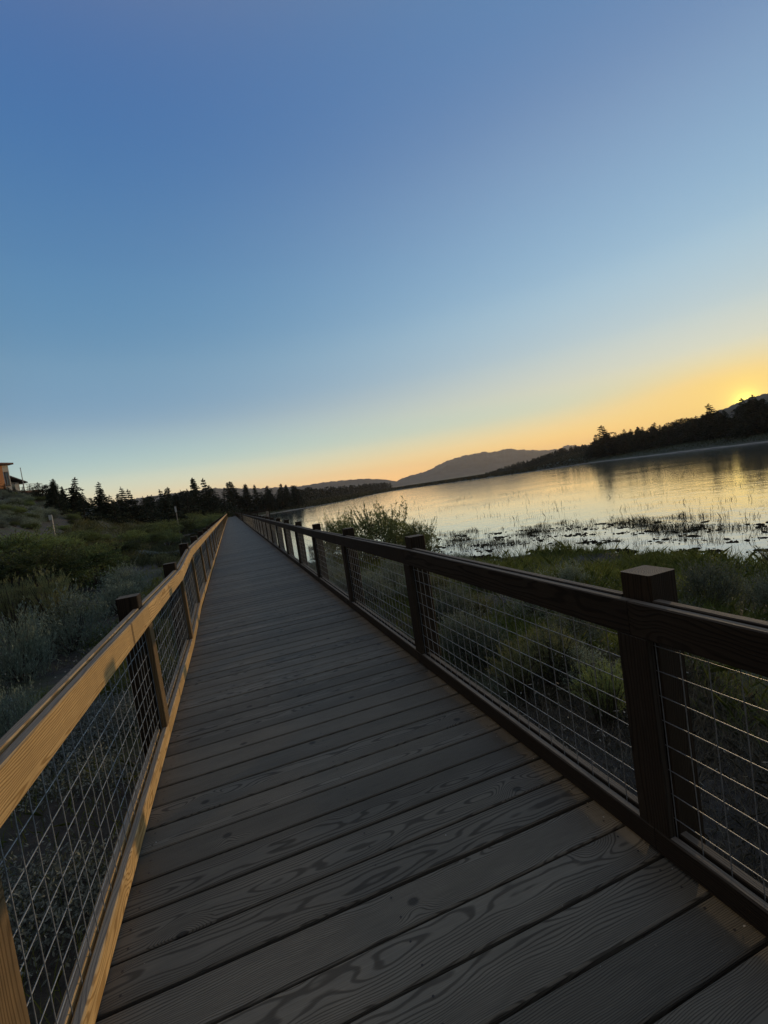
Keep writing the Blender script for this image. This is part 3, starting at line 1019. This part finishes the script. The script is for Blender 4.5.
for q, (x, y, h) in enumerate([(-2.0, 12.8, .7), (-2.1, 15.5, .7), (-3.2, 25, .9), (-2.6, 20, .7), (-4.2, 29, .9), (-1.9, 10.2, .6)]):
    shrub('rabbit', q % 3, x, y, h, random.uniform(.9, 1.2), 'one of the low feathery clumps growing close along the left railing', 'clumps along the left railing')


# ---- scattered ground cover
def blades(name, mat, X, Y, H, W, seed, label, cat='grass', lean=.35, z=None):
    r = np.random.default_rng(seed)
    n = len(X)
    Z = (ground_z(X, Y) if z is None else z) - .02
    a = r.uniform(0, 6.28, n)
    side = np.stack([np.cos(a), np.sin(a), np.zeros(n)], 1)
    ld = np.stack([r.normal(0, lean, n), r.normal(0, lean, n), np.ones(n)], 1)
    P = np.stack([X, Y, Z], 1)
    m = P + ld * (H * .55)[:, None]
    tip = P + np.stack([ld[:, 0] * 1.5, ld[:, 1] * 1.5, .95 * ld[:, 2]], 1) * H[:, None]
    w = W[:, None]
    V = np.stack([P - side * w * .5, P + side * w * .5, m + side * w * .4, tip, m - side * w * .4], 1)
    me = quads_mesh(name, V, np.clip(r.normal(.5, .25, n), 0, 1), 5)
    o = link(name, me, mat)
    tag(o, label, cat, kind='stuff')
    return o


def scatter(n, x0, x1, y0, y1, seed, keep=None, clump=None):
    r = np.random.default_rng(seed)
    X = r.uniform(x0, x1, n); Y = r.uniform(y0, y1, n)
    p = np.ones(n)
    if clump is not None:
        p = np.clip(.5 + clump[1] * vnoise(X, Y, clump[0], seed), 0.02, 1)
    k_ = r.random(n) < p
    sd = sdist(X, Y, LAKE)
    k_ &= sd > .1
    k_ &= ~((X > XL - .3) & (X < XR + .3))
    if keep is not None: k_ &= keep(X, Y)
    return X[k_], Y[k_], sd[k_]


def scatter_polar(n, a0, a1, r0, r1, seed, keep=None, clump=None):
    r = np.random.default_rng(seed)
    A = np.radians(r.uniform(a0, a1, n)); Rr = r0 * (r1 / r0) ** (r.random(n) ** .62)
    X = Rr * np.sin(A); Y = Rr * np.cos(A)
    p = np.ones(n)
    if clump is not None: p = np.clip(.55 + clump[1] * vnoise(X, Y, clump[0], seed), .03, 1)
    k_ = r.random(n) < p
    sd = sdist(X, Y, LAKE)
    k_ &= (sd > .1) & ~((X > XL - .25) & (X < XR + .25))
    if keep is not None: k_ &= keep(X, Y)
    return X[k_], Y[k_], sd[k_], Rr[k_]


# right bank: tall green grass towards the water, thinner and drier near the deck
X, Y, sd, Rr = scatter_polar(330000, 3, 68, 1.9, 25, 3, None, (1.1, .5))
r = np.random.default_rng(4)
H = r.uniform(.08, .30, len(X)) * (1 + .35 * vnoise(X, Y, 1.5, 6)) * np.where(sd < 6, 1.25, .85)
g = sstep(1.5, 4.5, X - .03 * Y - 1.8 * (1 - sstep(3.0, 5.5, Y)) + .6 * vnoise(X, Y, 1.2, 33)) > r.random(len(X)) * .8
blades('grass', M['grass'], X[g], Y[g], H[g], r.uniform(.6, 1.4, g.sum()) * (.0035 + .0007 * Rr[g]), 5, 'tall green grass covering the right bank down to the lake')
blades('dry_grass', M['dry'], X[~g], Y[~g], H[~g] * .7, r.uniform(.6, 1.4, (~g).sum()) * (.003 + .0006 * Rr[~g]), 6, 'short greyish dry grass behind the right mesh')
# left
X, Y, sd, Rr = scatter_polar(200000, -72, -1.0, 1.3, 36, 7, lambda x, y: ~((np.abs(y - 9.2) < 1.0 + .3 * np.sin(x * 2)) & (x < -2.3) & (x > -6)) & ((x > -3.2 - .02 * y) | (np.random.default_rng(2).random(len(x)) < .25)) & ((y > 7.5) | (np.random.default_rng(3).random(len(x)) < .10)), (1.4, .9))
r = np.random.default_rng(8)
H = r.uniform(.06, .26, len(X)) * (1 + .4 * vnoise(X, Y, 1.3, 2))
blades('grass', M['grass'], X, Y, H, r.uniform(.6, 1.4, len(X)) * (.0035 + .0007 * Rr), 9, 'green grass strip between the left railing and the shrubs')
X, Y, sd = scatter(150000, -22, -1.1, 30, 118, 10, lambda x, y: x > -6 - .16 * y, (4, .7))
r = np.random.default_rng(12)
H = r.uniform(.25, .65, len(X)) * (1 + .3 * vnoise(X, Y, 5, 2))
blades('marsh_grass', M['marsh'], X, Y, H, r.uniform(.018, .04, len(X)), 13, 'tall grey-green marsh grass stretching along the left of the boardwalk')
X, Y, sd = scatter(26000, 1, 60, 148, 230, 15, None, (8, .6))
r = np.random.default_rng(16)
blades('shore_grass', M['meadow'], X, Y, r.uniform(.3, .6, len(X)), r.uniform(.05, .1, len(X)), 17, 'grass on the far shore below the end of the boardwalk')
r = np.random.default_rng(57)
n = 60000
az_ = np.radians(r.uniform(4, 44, n)); rr_ = 165 * (620 / 165) ** r.random(n)
X = rr_ * np.sin(az_); Y = rr_ * np.cos(az_)
sd = sdist(X, Y, LAKE); kk = (sd > 1) & (sd < 320) & (sdist(X, Y, FARLAKE) > 3)
blades('spit_rushes', M['reed'], X[kk], Y[kk], r.uniform(.3, .75, kk.sum()), rr_[kk] * .0025, 58, 'dark rushes on the low spit of land between the near and the far water', 'rushes')
# far right shore meadow
r = np.random.default_rng(18)
n = 60000
az_ = np.radians(r.uniform(42, 66, n)); rr_ = r.uniform(140, 320, n)
X = rr_ * np.sin(az_); Y = rr_ * np.cos(az_)
sd = sdist(X, Y, LAKE); kk = (sd > 3.2) & (sd < 42)
blades('meadow_grass', M['meadow'], X[kk], Y[kk], r.uniform(.3, .6, kk.sum()), r.uniform(.06, .12, kk.sum()), 19, 'green meadow strip on the right far shore below the dark trees')

# leafy ground cover and pale seed heads beside the left mesh
def ground_leaves(name, mat, X, Y, hmax, L, W, seed, label, cat):
    r = np.random.default_rng(seed)
    n = len(X)
    P = np.stack([X, Y, ground_z(X, Y) + r.uniform(0, 1, n) ** 1.5 * hmax], 1)
    D = r.normal(0, 1, (n, 3)) + np.array([0, 0, .5])
    me = quads_mesh(name, leaf_quads(P, D, r.uniform(.6, 1.3, n) * L, W, r), r.random(n))
    tag(link(name, me, mat), label, cat, kind='stuff')


X, Y, sd = scatter(170000, -4.6, -.75, -.5, 8, 20, lambda x, y: ~((np.abs(y - 9.2) < 1.2) & (x < -2.3)), (.7, .9))
ground_leaves('leafy_ground_cover', M['cover'], X, Y, .20, .04, .014, 21, 'low grey-green leafy ground cover seen through the left mesh', 'ground cover')
X, Y, sd = scatter(2600, -7, -1.2, 4.5, 14, 22, None, (.8, 1.0))
ground_leaves('pale_wildflowers', M['flower'], X, Y, .42, .035, .028, 23, 'pale seed heads scattered over the left bank', 'wildflowers')
X, Y, sd = scatter(9000, 1.9, 7, 2.0, 12, 24, None, (.8, 1.0))
ground_leaves('pale_seed_heads', M['flower'], X, Y, .5, .04, .012, 25, 'pale seed heads among the sagebrush behind the right mesh', 'wildflowers')


# ---- reeds and mud in the shallows
def water_scatter(n, smin, smax, seed, clump, gain, xm=75, ym=80, off=.15):
    r = np.random.default_rng(seed)
    X = r.uniform(1.9, xm, n); Y = r.uniform(2, ym, n)
    s = -sdist(X, Y, LAKE)
    k_ = (s > smin) & (s < smax) & (r.random(n) < np.clip(gain * (vnoise(X, Y, clump, seed) + .5 * vnoise(X, Y, clump * .35, seed + 3) - off), 0, 1)) & (np.arctan2(X, Y) > .15)
    return X[k_], Y[k_], s[k_]


r = np.random.default_rng(30)
RX = []; RY = []; RH = []
X, Y, s = water_scatter(300000, 1.6, 7.2, 31, 1.3, .75, 24, 28, .0); RX.append(X); RY.append(Y); RH.append(r.uniform(.12, .34, len(X)))
X, Y, s = water_scatter(200000, -.3, 2.2, 32, .8, .7, 20, 24, .2); RX.append(X); RY.append(Y); RH.append(r.uniform(.08, .26, len(X)))
X, Y, s = water_scatter(240000, -.2, 7.5, 36, .38, .5, 24, 28, .35); RX.append(X); RY.append(Y); RH.append(r.uniform(.10, .30, len(X)))
X, Y, s = water_scatter(110000, 6, 15, 33, 2.0, .2, 45, 45); RX.append(X); RY.append(Y); RH.append(r.uniform(.12, .36, len(X)))
X, Y, s = water_scatter(120000, 15, 34, 34, 3.2, .16, 70, 75); RX.append(X); RY.append(Y); RH.append(r.uniform(.15, .42, len(X)))
X = np.concatenate(RX); Y = np.concatenate(RY); H = np.concatenate(RH)
dist = np.hypot(X, Y)
H = H * np.clip(.75 + .55 * vnoise(X, Y, .7, 88), .3, 1.6)
blades('reeds', M['reed'], X, Y, H, (.004 + dist * .0003), 35, 'dark reeds standing in the lake shallows', 'reeds', .2, np.full(len(X), WATER - .02))


def mud_mesh():
    r = np.random.default_rng(40)
    b = MB()
    X, Y, s = water_scatter(90000, -.5, 6.0, 41, .8, .4, 24, 28, .0)
    for x, y, q in zip(X, Y, s):
        R_ = (.010 + .060 * r.random() ** 2.6) * (1.5 if q < 1.0 else .8); hh = r.uniform(.004, .02) + .35 * R_
        n = 7; ph = math.atan2(x, y) * -1 + r.normal(0, .5)
        ring = []; ring2 = []
        st = r.uniform(1.2, 4.0); ca, sa = math.cos(ph), math.sin(ph)
        for kx in range(n):
            a = 2 * PI * kx / n; k1 = R_ * r.uniform(.45, 1.35)
            for rg, kk_, zz in ((ring, 1.0, -.03), (ring2, .55, hh * r.uniform(.2, 1.2))):
                u, v_ = math.cos(a) * k1 * kk_ * st, math.sin(a) * k1 * kk_
                rg.append((x + u * ca - v_ * sa, y + u * sa + v_ * ca, WATER + zz))
        v = ring + ring2 + [(x + r.normal(0, .2) * R_, y, WATER + hh * r.uniform(.7, 1.3))]
        f = [(kx, (kx + 1) % n, n + (kx + 1) % n, n + kx) for kx in range(n)] + [(n + kx, n + (kx + 1) % n, 2 * n) for kx in range(n)]
        b.add(v, f)
    o = b.build('mud_clods', simple('wet_mud', (.016, .014, .011), (.034, .030, .022), 9, .95, bump=.6, dist=.02, Specular_IOR_Level=.05), None, False)
    tag(o, 'dark wet mud clods breaking the water along the near shore', 'mud', kind='stuff')


mud_mesh()

# ------------------------------------------------------------------ trees
random.seed(5)
GAP = [(742, 404.5, 184, 'fir'), (747, 402.5, 181, 'pine'), (751, 402, 179, 'fir'), (754, 401, 183, 'scrub'), (745, 405, 176, 'scrub'), (760, 399.5, 184, 'fir'), (730, 408, 182, 'fir'), (750, 399.5, 0, 'fir'), (756, 397.5, 0, 'fir'), (763, 397.5, 0, 'fir'), (753, 400, 0, 'scrub'), (760, 399, 0, 'scrub'), (748, 401, 0, 'scrub')]
# left slope and marsh edge: (pixel of the tree top, range in metres, kind)
G_L = 'dark conifers along the foot of the left hill'
LT = [(48, 479, 62, 'fir'), (66, 477, 64, 'tier'), (57, 487, 58, 'scrub'), (80, 492, 60, 'scrub'), (93, 482, 70, 'tier'), (103, 488, 72, 'fir'), (113, 494, 70, 'scrub'), (73, 486, 66, 'fir'),
      (127, 486, 80, 'tier'), (136, 488, 82, 'tier'), (143, 496, 84, 'scrub'), (119, 493, 78, 'fir'), (157, 488, 92, 'fir'), (166, 488, 94, 'tier'), (172, 493, 96, 'fir'), (150, 495, 88, 'scrub'),
      (189, 480, 122, 'tier'), (197, 477, 124, 'fir'), (206, 477, 126, 'tier'), (183, 489, 118, 'scrub'), (213, 484, 130, 'fir'), (220, 488, 134, 'scrub'), (228, 482, 150, 'fir'),
      (236, 480, 158, 'fir'), (243, 484, 160, 'fir'), (247, 489, 162, 'scrub'), (255, 484.5, 172, 'fir'), (261, 486, 174, 'fir'), (269, 486, 178, 'tier'), (276, 484, 180, 'fir'), (282, 485, 182, 'fir'),
      (288, 485, 186, 'fir'), (294, 487, 190, 'fir'), (263, 491, 170, 'scrub'), (272, 493, 172, 'scrub'), (284, 494, 180, 'scrub'), (297, 494, 192, 'scrub')]
VAR = {'fir': 7, 'pine': 4, 'scrub': 4, 'tier': 6}
tops = {0: 'left one of the two pointed conifers standing highest beside the house hill', 1: 'right one of the two pointed conifers standing highest beside the house hill',
        4: 'pointed conifer above the sandy slope, right of the tall pair', 17: 'tall conifer left of where the boardwalk vanishes, middle of three',
        18: 'tall conifer left of where the boardwalk vanishes, right of three', 16: 'tall thin conifer left of where the boardwalk vanishes, left of three'}
for i, (px, py, rr_, kd) in enumerate(LT):
    x, y, zt = at_range(px, py, rr_)
    zb = gz(x, y)
    if zt - zb < 2.0: zt = zb + 2.0
    end = i >= 22
    lab = tops.get(i) or ('one of the dark conifers on the far shore beyond the end of the boardwalk' if end else 'one of the dark conifers crowding the foot of the left hill')
    tree(kd, i % VAR[kd], x, y, zt - zb, lab, 'conifers beyond the end of the boardwalk' if end else G_L, random.uniform(.8, 1.2) * (1.1 if kd == 'fir' else 1.0))
# filling trees behind and between
for i in range(72):
    px = random.uniform(30, 300)
    f = (px - 30) / 270
    rr_ = 64 + 118 * f ** 1.1 + random.uniform(-4, 26)
    hy = 541 - .149 * px
    top = hy - random.uniform(10, 23) * (1.0 if px < 220 else .55)
    x, y, zt = at_range(px, top, rr_)
    if float(sdist(np.array([x]), np.array([y]), LAKE)[0]) < 3: continue
    zb = gz(x, y)
    h = min(max(zt - zb, 2.5), 11)
    kd = random.choice(('fir', 'scrub', 'scrub', 'pine'))
    end = px > 225
    tree(kd, i % VAR[kd], x, y, h, 'one of the dark conifers on the far shore beyond the end of the boardwalk' if end else 'one of the dark conifers crowding the foot of the left hill',
         'conifers beyond the end of the boardwalk' if end else G_L, random.uniform(1.0, 1.4))
# small trees and bushes round the house
for i, (px, py, rr_, h) in enumerate([(29, 488, 84, 1.4), (34, 488, 82, 1.4), (22, 491.5, 78, 1.2), (4, 487, 72, 1.2), (9, 489, 70, 1.2), (16, 492, 74, 1.2), (-4, 487, 72, 1.2), (38, 491, 80, 1.2)]):
    x, y, zt = at_range(px, py, rr_)
    tree('scrub', i % 4, x, y, max(zt - gz(x, y), h), 'one of the small bushy conifers on the hilltop around the orange house', 'small conifers round the house', 1.1)

# right shore
G_S = 'trees massed along the right far shore'
RT = [(606, 424, 232, 'tier', 'tall pine at the left end of the right shore trees, standing clear of the others'),
      (645, 424, 212, 'tier', 'ragged pine on the right shore, left of the tall one under the sun'),
      (654, 425, 208, 'tier', None), (636, 430, 214, 'tier', None), (626, 433, 222, 'tier', None), (597, 437, 240, 'fir', None), (616, 436, 226, 'fir', None),
      (668, 426, 205, 'tier', None), (682, 421, 200, 'tier', None), (692, 419, 196, 'tier', None), (712, 403, 190, 'tier', 'wide-tiered tall pine rising above the right shore wood, left of the sun'),
      (722, 411, 186, 'tier', None), (737, 398, 182, 'tier', 'thin pine standing in the glow just left of the sun'), (757, 394, 178, 'tier', 'tall pine on the right shore just right of the sun'),
      (766, 402, 176, 'tier', None), (748, 411, 180, 'fir', None), (700, 417, 192, 'fir', None), (776, 392, 172, 'tier', None), (800, 384, 168, 'tier', None), (830, 380, 164, 'fir', None)]
def shore_r(px): return 268 - (px - 590) / 178 * 106


for i, (px, py, rr_, kd, lab) in enumerate(RT):
    x, y, zt = at_range(px, py, shore_r(px) + 22 + (i * 7) % 11)
    zb = gz(x, y)
    tree(kd, i % VAR[kd], x, y, max(zt - zb, 4), lab or 'one of the dark trees massed along the right far shore', G_S, random.uniform(.95, 1.3) * (1.0 if lab and 'thin' in lab else 1.45 if lab else 1.15))
for i, (px, py, rr_, kd) in enumerate(GAP):
    x, y, zt = at_range(px, py, shore_r(px) + 20 + i)
    tree(kd, i % VAR[kd], x, y, zt - gz(x, y), 'one of the dark trees massed along the right far shore', G_S, 1.3)
for i in range(30):
    px = random.uniform(596, 668)
    x, y, zt = at_range(px, 540.5 - .1487 * px - random.uniform(13, 19.5), shore_r(px) + random.uniform(20, 40))
    tree('scrub' if i % 3 else 'fir', i % 4, x, y, zt - gz(x, y), 'one of the dark trees massed along the right far shore', G_S, random.uniform(1.0, 1.5))
for i in range(190):
    px = random.uniform(590, 720) if i % 2 else random.uniform(590, 850)
    f = (px - 590) / 180
    rr_ = shore_r(px) + random.uniform(20, 62)
    hy = 540.5 - .1487 * px + .0
    top = hy - (11.5 + 16 * min(f, 1.15)) * random.uniform(.5, 1.04)
    x, y, zt = at_range(px, top, rr_)
    if float(sdist(np.array([x]), np.array([y]), LAKE)[0]) < 20: continue
    zb = gz(x, y)
    kd = random.choice(('fir', 'scrub', 'fir', 'scrub', 'pine'))
    tree(kd, i % VAR[kd], x, y, min(max(zt - zb, 3), 15), 'one of the dark trees massed along the right far shore', G_S, random.uniform(1.2, 1.8))


# far woods: one mass of small cones on low land
def far_wood(name, label, pts, seed, hh, taper=None):
    r = np.random.default_rng(seed)
    Vs = []; tone = []
    for x, y in pts:
        z0 = max(gz(x, y), WATER); h = hh * r.uniform(.6, 1.25) * (taper(x, y) if taper else 1.0); R_ = h * r.uniform(.16, .28)
        nq = 46
        f = r.random(nq) ** .8
        a = r.uniform(0, 6.28, nq)
        rad = R_ * (1 - f) * r.uniform(.5, 1.1, nq) + .1
        P = np.stack([x + np.cos(a) * rad, y + np.sin(a) * rad, z0 + .04 * h + f * h * .95], 1)
        D = np.stack([np.cos(a), np.sin(a), r.normal(-.1, .5, nq)], 1)
        L = h * .16 * r.uniform(.7, 1.3, nq)
        Vs.append(leaf_quads(P, D, L, L * .7, r)); tone.append(r.random(nq))
        u = np.array([[[x - .03 * h, y, z0], [x + .03 * h, y, z0], [x + .01 * h, y, z0 + h], [x - .01 * h, y, z0 + h]], [[x, y - .03 * h, z0], [x, y + .03 * h, z0], [x, y + .01 * h, z0 + h], [x, y - .01 * h, z0 + h]]])
        Vs.append(u); tone.append(np.zeros(2))
    o = link(name, quads_mesh(name, np.concatenate(Vs), np.concatenate(tone)), M['needle_far'])
    tag(o, label, 'woodland', kind='stuff')


r = np.random.default_rng(50)
pts = []
for q in range(330):      # low wooded point left of the mountain
    px = r.uniform(292, 392); f = (px - 292) / 100
    D_ = 330 + 420 * f + r.uniform(-20, 90)
    a = azel(px, 490)[0]; x, y = D_ * math.sin(a), D_ * math.cos(a)
    if float(sdist(np.array([x]), np.array([y]), LAKE)[0]) > 6: pts.append((x, y))
far_wood('far_woodland', 'dark low woodland on the far point left of the mountain', pts, 51, 9.5)
pts = []
mid = mountain('hillside', [(478, 476), (491, 473), (502, 468.5), (514, 466), (543, 460.5), (568, 454.8), (589, 451.5), (605, 449), (630, 446), (660, 443)], 620, 130, M['ridge'], seed=15)
dg = bpy.context.evaluated_depsgraph_get()
for q in range(1100):
    px = r.uniform(484, 640)
    D_ = r.uniform(478, 640)
    a = azel(px, 465)[0]
    pts.append((D_ * math.sin(a), D_ * math.cos(a)))


def surf_z(o, x, y):
    ok, loc, nrm, idx = o.ray_cast(Vector((x, y, 500)), Vector((0, 0, -1)))
    return loc.z if ok else None


_gz = gz


def gz(x, y):
    z = surf_z(mid, x, y)
    return _gz(x, y) if z is None else max(z, _gz(x, y))


bpy.context.view_layer.update()
far_wood('hillside_woodland', 'dark woodland covering the low slope between the mountain and the right shore trees', pts, 52, 7.0, lambda x, y: .25 + .75 * min(max((math.degrees(math.atan2(x, y)) - 32.2) / 7.0, 0), 1))
gz = _gz


# ------------------------------------------------------------------ house on the left hill
def house():
    M['siding'] = simple('orange_stained_siding', (.52, .20, .055), (.42, .15, .04), 3, .7)
    M['roofing'] = simple('dark_roofing', (.055, .050, .048), (.035, .032, .03), 4, .8)
    M['fascia'] = simple('brown_fascia', (.13, .06, .035), None, 5, .7)
    M['cream'] = simple('cream_stucco', (.52, .47, .38), (.44, .40, .33), 3, .85)
    M['pane'] = NT('window_glass').out((.05, .06, .07), .08, Metallic=.0, Specular_IOR_Level=.6)
    x, y, z = at_range(12.0, 487.5, 84)
    root = empty('hill_house', (x, y, z), math.radians(52))
    tag(root, 'orange-walled house with overhanging flat roof and balcony on top of the left hill', 'house')
    k = 84 / 450.0     # metres per photo pixel at this range
    # local frame: x to the right as seen, y away from the viewer, z up; the corner of the main block is at x=0
    b = MB(); b.box(-10, -.8, 0, 8, -2.6, 3.25); b.build('wall', M['siding'], root)
    b = MB(); b.box(-.797, .02, .05, 7.5, -2.6, 3.22); b.build('wall', M['cream'], root)
    r_ = MB(); r_.box(-10.6, .35, -.7, 8.5, 3.26, 3.5); ro = r_.build('roof', M['fascia'], root)
    b = MB(); b.box(-3.4, -2.4, 3, 4, 3.505, 4.2); b.build('chimney', M['fascia'], ro)
    for wx0, wx1, wz0, wz1 in ((-3.6, -1.9, .9, 2.2), (-7.2, -4.6, .9, 2.2), (-3.2, -1.9, -1.6, -.1)):
        b = MB(); b.box(wx0, wx1, -.06, -.002, wz0, wz1); w_ = b.build('window', M['cream'], root)
        b = MB(); b.box(wx0 + .12, wx1 - .12, -.085, -.062, wz0 + .12, wz1 - .12); b.build('pane', M['pane'], w_)
    b = MB(); b.box(-.62, -.12, -.03, .048, .2, 2.3); w_ = b.build('window', M['fascia'], root)
    b = MB(); b.box(-.55, -.19, -.05, -.032, .3, 2.2); b.build('pane', M['pane'], w_)
    # lower wing with a sloping roof
    b = MB(); b.box(.03, 1.75, 1.2, 6.5, -1.9, .85); b.build('wing', M['cream'], root)
    b = MB()
    v = [(.025, .5, 1.95), (.025, 7, 1.95), (2.6, 7, .82), (2.6, .5, .82), (.025, .5, 1.75), (.025, 7, 1.75), (2.6, 7, .68), (2.6, .5, .68)]
    b.add(v, [(0, 1, 2, 3), (7, 6, 5, 4), (0, 3, 7, 4), (3, 2, 6, 7), (2, 1, 5, 6), (1, 0, 4, 5)]); b.build('wing_roof', M['roofing'], root)
    b = MB(); b.box(.55, 1.2, 1.14, 1.197, -.3, .75); w_ = b.build('window', M['fascia'], root)
    b = MB(); b.box(.62, 1.13, 1.11, 1.138, -.2, .65); b.build('pane', M['pane'], w_)
    # balcony on stilts with a railing
    bl = MB(); bl.box(-.6, 3.3, -1.6, 1.1, -1.0, -.72); bal = bl.build('balcony', M['fascia'], root)
    b = MB()
    for px in np.linspace(-.5, 3.2, 8): b.tube([(px, -1.52, -.72), (px, -1.52, .22)], .03, 5)
    b.tube([(-.5, -1.52, .24), (3.2, -1.52, .24)], .035, 5); b.tube([(3.2, -1.52, .24), (3.2, 1.0, .24)], .035, 5); b.tube([(-.5, -1.52, -.25), (3.2, -1.52, -.25)], .02, 5)
    b.build('balcony_railing', M['cream'], bal)
    for px in (0.0, 3.1):
        b = MB(); b.tube([(px, -1.4, -4.2), (px, -1.4, -1.0)], .07, 6); b.build('stilt', M['fascia'], bal)
    # pole beside the balcony
    x, y, z = at_range(24.5, 490, 83)
    p = empty('flagpole', (x, y, gz(x, y)))
    tag(p, 'thin bare pole rising above the balcony end of the orange house', 'pole')
    b = MB(); zt = at_range(22.8, 468.5, 83)[2] - gz(x, y); b.tube([(0, 0, 0), (0, 0, zt)], [.07, .04], 6); b.build('shaft', M['cream'], p)
    b = MB(); b.tube([(0, 0, zt), (0, 0, zt + .16)], [.09, .03], 6); b.build('finial', M['cream'], p)


house()

# ------------------------------------------------------------------ marker posts
M['signwood'] = simple('weathered_sign_wood', (.40, .36, .30), (.30, .27, .22), 12, .8)
M['signface'] = simple('pale_sign_face', (.62, .60, .55), (.52, .50, .46), 6, .6)


def signpost(px, py_base, rng_, hpost, pw, ph, label, cat):
    x, y, _ = at_range(px, py_base, rng_)
    z = gz(x, y)
    o = empty('signpost', (x, y, z), math.radians(-8))
    tag(o, label, cat)
    top = hpost
    b = MB(); b.plank((0, 0, -.3), (0, 0, top), (0, 1, 0), .09, .09, .006); b.build('post', M['signwood'], o)
    b = MB(); b.plank((0.0, -.066, top - ph), (0.0, -.066, top + .04), (0, 1, 0), pw, .03, .004); b.build('sign_board', M['signface'], o)
    return o


x, y, _z = at_range(53.5, 530, 30)
hz = at_range(52, 515.5, 30)[2] - gz(x, y)
signpost(53.5, 530, 30, max(hz, .8), .17, .24, 'small pale sign on a thin post on the sandy slope, left of the railing', 'signpost')
x, y, _z = at_range(177.5, 520, 78)
hz = at_range(177.2, 506.5, 78)[2] - gz(x, y)
signpost(177.5, 520, 78, max(hz, 1.4), .26, .85, 'white marker on a post in the marsh before the dark conifers, left of the boardwalk', 'signpost')


# ------------------------------------------------------------------ two walkers far along the deck
def person(x, y, rz, label, shirt, legs, stride):
    me = bpy.data.meshes.new('person')
    J = [(0, 0, .95), (0, .0, 1.15), (0, .01, 1.42), (0, .02, 1.53), (0, .03, 1.66), (0, .03, 1.76),
         (.10, 0, .90), (.10, stride * .5, .50), (.10, stride * .35, .09), (.10, stride * .35 + .13, .04),
         (-.10, 0, .90), (-.10, -stride * .3, .50), (-.10, -stride * .95, .10), (-.10, -stride * .9 + .13, .04),
         (.20, .0, 1.40), (.24, -stride * .3, 1.14), (.24, -stride * .2, .88), (-.20, .0, 1.40), (-.24, stride * .3, 1.14), (-.24, stride * .45, .90)]
    E_ = [(0, 1), (1, 2), (2, 3), (3, 4), (4, 5), (0, 6), (6, 7), (7, 8), (8, 9), (0, 10), (10, 11), (11, 12), (12, 13), (2, 14), (14, 15), (15, 16), (2, 17), (17, 18), (18, 19)]
    R_ = [.14, .14, .15, .055, .095, .06, .085, .06, .042, .04, .085, .06, .042, .04, .055, .042, .034, .055, .042, .034]
    me.from_pydata(J, E_, [])
    o = bpy.data.objects.new('person', me); COL.objects.link(o)
    m = o.modifiers.new('skin', 'SKIN')
    for i, s in enumerate(me.skin_vertices[0].data):
        s.radius = (R_[i], R_[i] * (.75 if i in (0, 1, 2) else 1)); s.use_root = (i == 0)
    o.modifiers.new('sub', 'SUBSURF').levels = 1
    t = NT('walker_' + shirt[0])
    zc = t.n('SeparateXYZ'); t.put(zc.inputs[0], t.n('TexCoord').outputs['Object'])
    c = t.mix(t.math('GREATER_THAN', zc.outputs[2], .96), legs, shirt[1])
    c = t.mix(t.math('GREATER_THAN', zc.outputs[2], 1.51), c, (.32, .2, .14))
    c = t.mix(t.math('GREATER_THAN', zc.outputs[2], 1.72), c, (.03, .022, .016))
    t.out(c, .8)
    me.materials.append(t.m)
    o.location = (x, y, 0.002); o.rotation_euler = (0, 0, rz)
    tag(o, label, 'person', 'two people walking far along the boardwalk')
    return o


person(-.05, 149, 0.1, 'person in a light top, left of the two walkers where the boardwalk vanishes', ('light', (.42, .40, .38)), (.05, .05, .06), .30)
person(.55, 149.8, -.05, 'person in a grey top, right of the two walkers where the boardwalk vanishes', ('grey', (.25, .25, .26)), (.04, .04, .05), -.30)

# ------------------------------------------------------------------ evening air
HZ = bpy.data.meshes.new('haze')
hb = MB(); hb.box(-6200, 6200, -6200, 6200, -4.5, 275)
HZ = hb.mesh('haze')
hm = bpy.data.materials.new('evening_haze'); hm.use_nodes = True
ht = hm.node_tree
for nd in list(ht.nodes):
    if nd.type != 'OUTPUT_MATERIAL': ht.nodes.remove(nd)
pv = ht.nodes.new('ShaderNodeVolumePrincipled')
pv.inputs['Color'].default_value = (.90, .82, .74, 1)
pv.inputs['Anisotropy'].default_value = .35
pv.inputs['Density'].default_value = .0001
ht.links.new(pv.outputs[0], [n for n in ht.nodes if n.type == 'OUTPUT_MATERIAL'][0].inputs['Volume'])
tag(link('haze', HZ, hm), kind='stuff')
